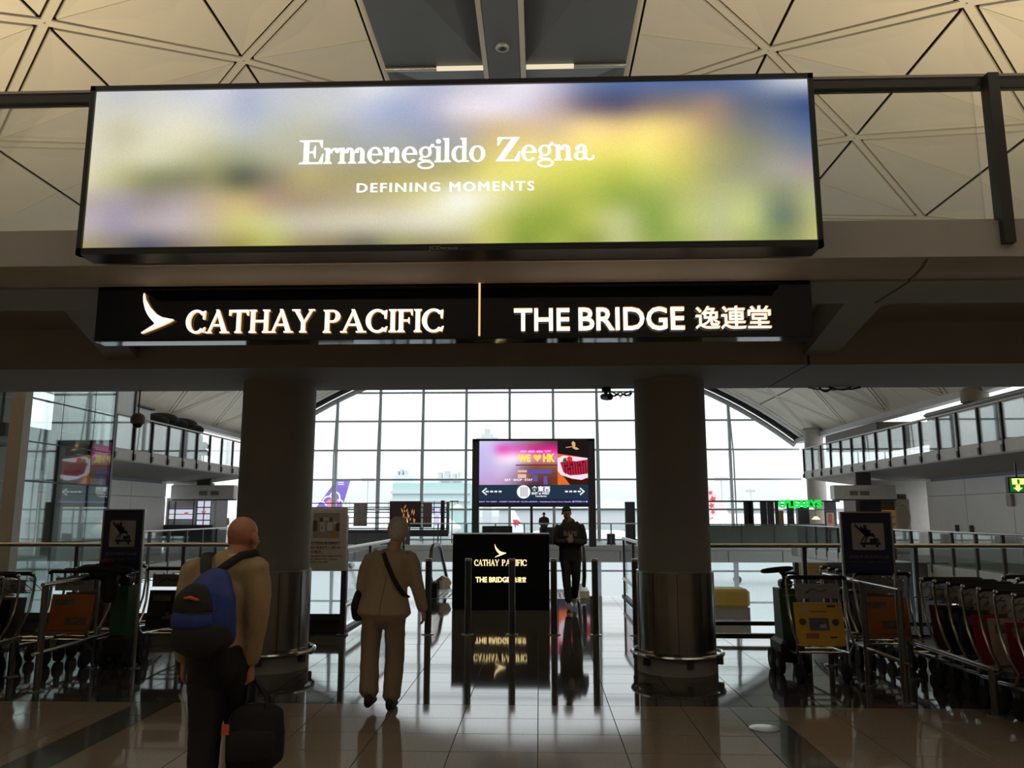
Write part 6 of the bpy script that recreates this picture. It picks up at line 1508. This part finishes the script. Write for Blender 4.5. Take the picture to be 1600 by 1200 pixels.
# ------------------------------------------------------------------ the man walking towards us with a phone
qx, qy = atZ(892, 950).x, 14.1
fm = thing('person', 'person in dark hooded top with pale chest letters walking from the escalator holding a phone', 'person', (qx, qy, 0))
fm.rotation_euler = (0, 0, pi)                       # faces the camera
J = dict(head=(.06, .03, 1.62), hyaw=.15, hpitch=-.30, neck0=(.0, .0, 1.43), neck1=(.02, .02, 1.50), hipc=(.0, -.01, .95), waist=(.0, -.01, 1.12), chest=(.0, -.01, 1.30),
         shL=(-.18, 0, 1.39), elL=(-.235, .03, 1.12), wrL=(-.06, .21, 1.14), shR=(.18, 0, 1.39), elR=(.235, .03, 1.12), wrR=(.07, .21, 1.13),
         hpL=(-.09, 0, .90), knL=(-.09, .04, .50), anL=(-.06, -.16, .16), hpR=(.09, .0, .90), knR=(.075, .12, .50), anR=(.045, .18, .09),
         handL=((1, .2, .1), (0, -1, .3), (0, .3, 1), .8, 1.0), handR=((-1, .2, .1), (0, -1, .3), (0, .3, 1), .8, 1.0))
SKIN3 = mat('skin_tan', lin((150, 110, 90)), .55, var=.08)
bo, HM = body_figure(fm, J, SKIN3)
face(fm, HM)
HOOD = mat('hooded_top', (.022, .021, .020), .85, var=.5, scale=10)
jk = MB()
limb(jk, [(.0, -.01, .80), (0, -.01, 1.0), (0, -.01, 1.25), (0, -.005, 1.38), (.01, .0, 1.47)], [(.20, .14), (.195, .14), (.215, .14), (.175, .11), (.075, .072)], 22)
jk.ell((.02, -.06, 1.47), (.11, .08, .07), 16, 10)
for S_, sx_ in (('L', -1), ('R', 1)):
    limb(jk, [(sx_ * .06, -.01, 1.36), J['sh' + S_], J['el' + S_], J['wr' + S_]], [(.09, .10), (.072, .078), (.060, .064), (.048, .050)], 16)
organic('hooded_top', jk, HOOD, fm, .012, 4, wrinkle=.014)
tr = MB()
limb(tr, [(0, -.01, .84), (0, -.01, .95)], [(.165, .13), (.17, .13)], 20)
limb(tr, [(-.09, 0, .90), (-.09, .04, .50), (-.062, -.13, .18)], [(.10, .105), (.075, .08), (.058, .062)], 16)
limb(tr, [(.09, 0, .90), (.075, .12, .50), (.045, .165, .14)], [(.10, .105), (.075, .08), (.058, .062)], 16)
organic('trousers', tr, mat('trousers_dark', (.014, .014, .018), .85), fm, .011, 4, wrinkle=.012)
for S_ in 'LR':
    sm = MB(); shoe(sm, J['an' + S_], (0, 1, 0)); organic('shoe', sm, mat('shoe_khaki', (.30, .28, .22), .6), fm, .008, 2)
cp = MB(); c = Vector(J['head']); cp.ell(c + Vector((0, -.012, .04)), (.083, .10, .080), 18, 12); cp.ell(c + Vector((0, .055, .045)), (.065, .05, .014), 14, 8)
organic('cap', cp, mat('cap_navy', (.012, .014, .028), .7), fm, .009, 2)
lt = MB(); fit_text(lt, 'BAPE', (.115, .148, 1.225), (-1, 0, 0), (0, 0, 1), .23, .085, (0, 1, 0), .03, .008); plain(lt, 'chest_lettering', mat('chest_print', (.22, .21, .19), .8), fm, False)
ph = thing('phone', 'pale phone held in both hands by the person in the hooded top', 'phone', (qx, qy - .235, 1.165))
MB().bbox(qx - .035, qx + .038, qy - .245, qy - .235, 1.12, 1.25, .003).build('case', mat('phone_case', (.34, .33, .31), .4), ph); MB().box(qx - .030, qx + .033, qy - .2345, qy - .234, 1.13, 1.24).build('glass_face', BGLASS, ph)

# ------------------------------------------------------------------ small distant people
def far_person(px_, y0, Y, top, legs, lab, zf=0.0, turn=0.0):
    x = atY(px_, 820, Y).x
    t = thing('person', lab, 'person', (x, Y, zf)); t.rotation_euler = (0, 0, turn)
    b = MB(); head(b, (0, 0, 1.58), 0); limb(b, [(0, -.01, 1.40), (0, 0, 1.52)], [.05, .05]); limb(b, [(0, 0, .9), (0, 0, 1.15), (0, 0, 1.40)], [(.14, .10), (.15, .1), (.12, .07)])
    for s in (-1, 1):
        limb(b, [(s * .17, 0, 1.38), (s * .23, .05, 1.12), (s * .14, .25, 1.02)], [.045, .038, .028]); limb(b, [(s * .09, 0, .9), (s * .10, .02, .48), (s * .10, 0, .10)], [.08, .055, .04]); shoe(b, (s * .10, 0, .09), (0, 1, 0))
        hand(b, (s * .14, .25, 1.02), (-s * .4, .8, 0), (0, 0, -1), (-s, 0, .2), .6)
    organic('body', b, SKIN3, t, .014, 2)
    j = MB(); limb(j, [(0, 0, .88), (0, 0, 1.15), (0, 0, 1.36), (0, 0, 1.44)], [(.19, .13), (.19, .13), (.18, .11), (.07, .07)])
    for s in (-1, 1): limb(j, [(s * .06, 0, 1.36), (s * .17, 0, 1.38), (s * .23, .05, 1.12), (s * .15, .22, 1.03)], [.09, .075, .06, .045])
    organic('jacket', j, top, t, .016, 3)
    q = MB(); limb(q, [(0, 0, .82), (0, 0, .92)], [(.16, .12), (.16, .12)])
    for s in (-1, 1): limb(q, [(s * .09, 0, .88), (s * .10, .02, .48), (s * .10, 0, .12)], [.10, .075, .06])
    organic('trousers', q, legs, t, .016, 3)
    h = MB(); h.ell((0, -.012, 1.61), (.085, .10, .085), 14, 9); organic('hair', h, mat('hair_dark', (.02, .016, .014), .7), t, .014, 2)
far_person(337, 806, 40, mat('far_coat_dark', (.03, .03, .035), .8), mat('far_trousers_dark', (.03, .03, .04), .8), 'distant dark-clad person on the left walkway seen beside the bald head', 0, 2.6)
far_person(349, 806, 40.4, mat('far_coat_olive', (.30, .27, .20), .8), mat('far_jeans', (.08, .12, .25), .8), 'distant person in pale jacket and blue jeans on the left walkway', 0, .4)
far_person(850, 815, FD + 1.0, mat('far_coat_brown', (.05, .035, .035), .8), mat('far_trousers_dark', (.03, .03, .04), .8), 'distant dark person standing at the far deck balustrade below the big screen', 0, pi)
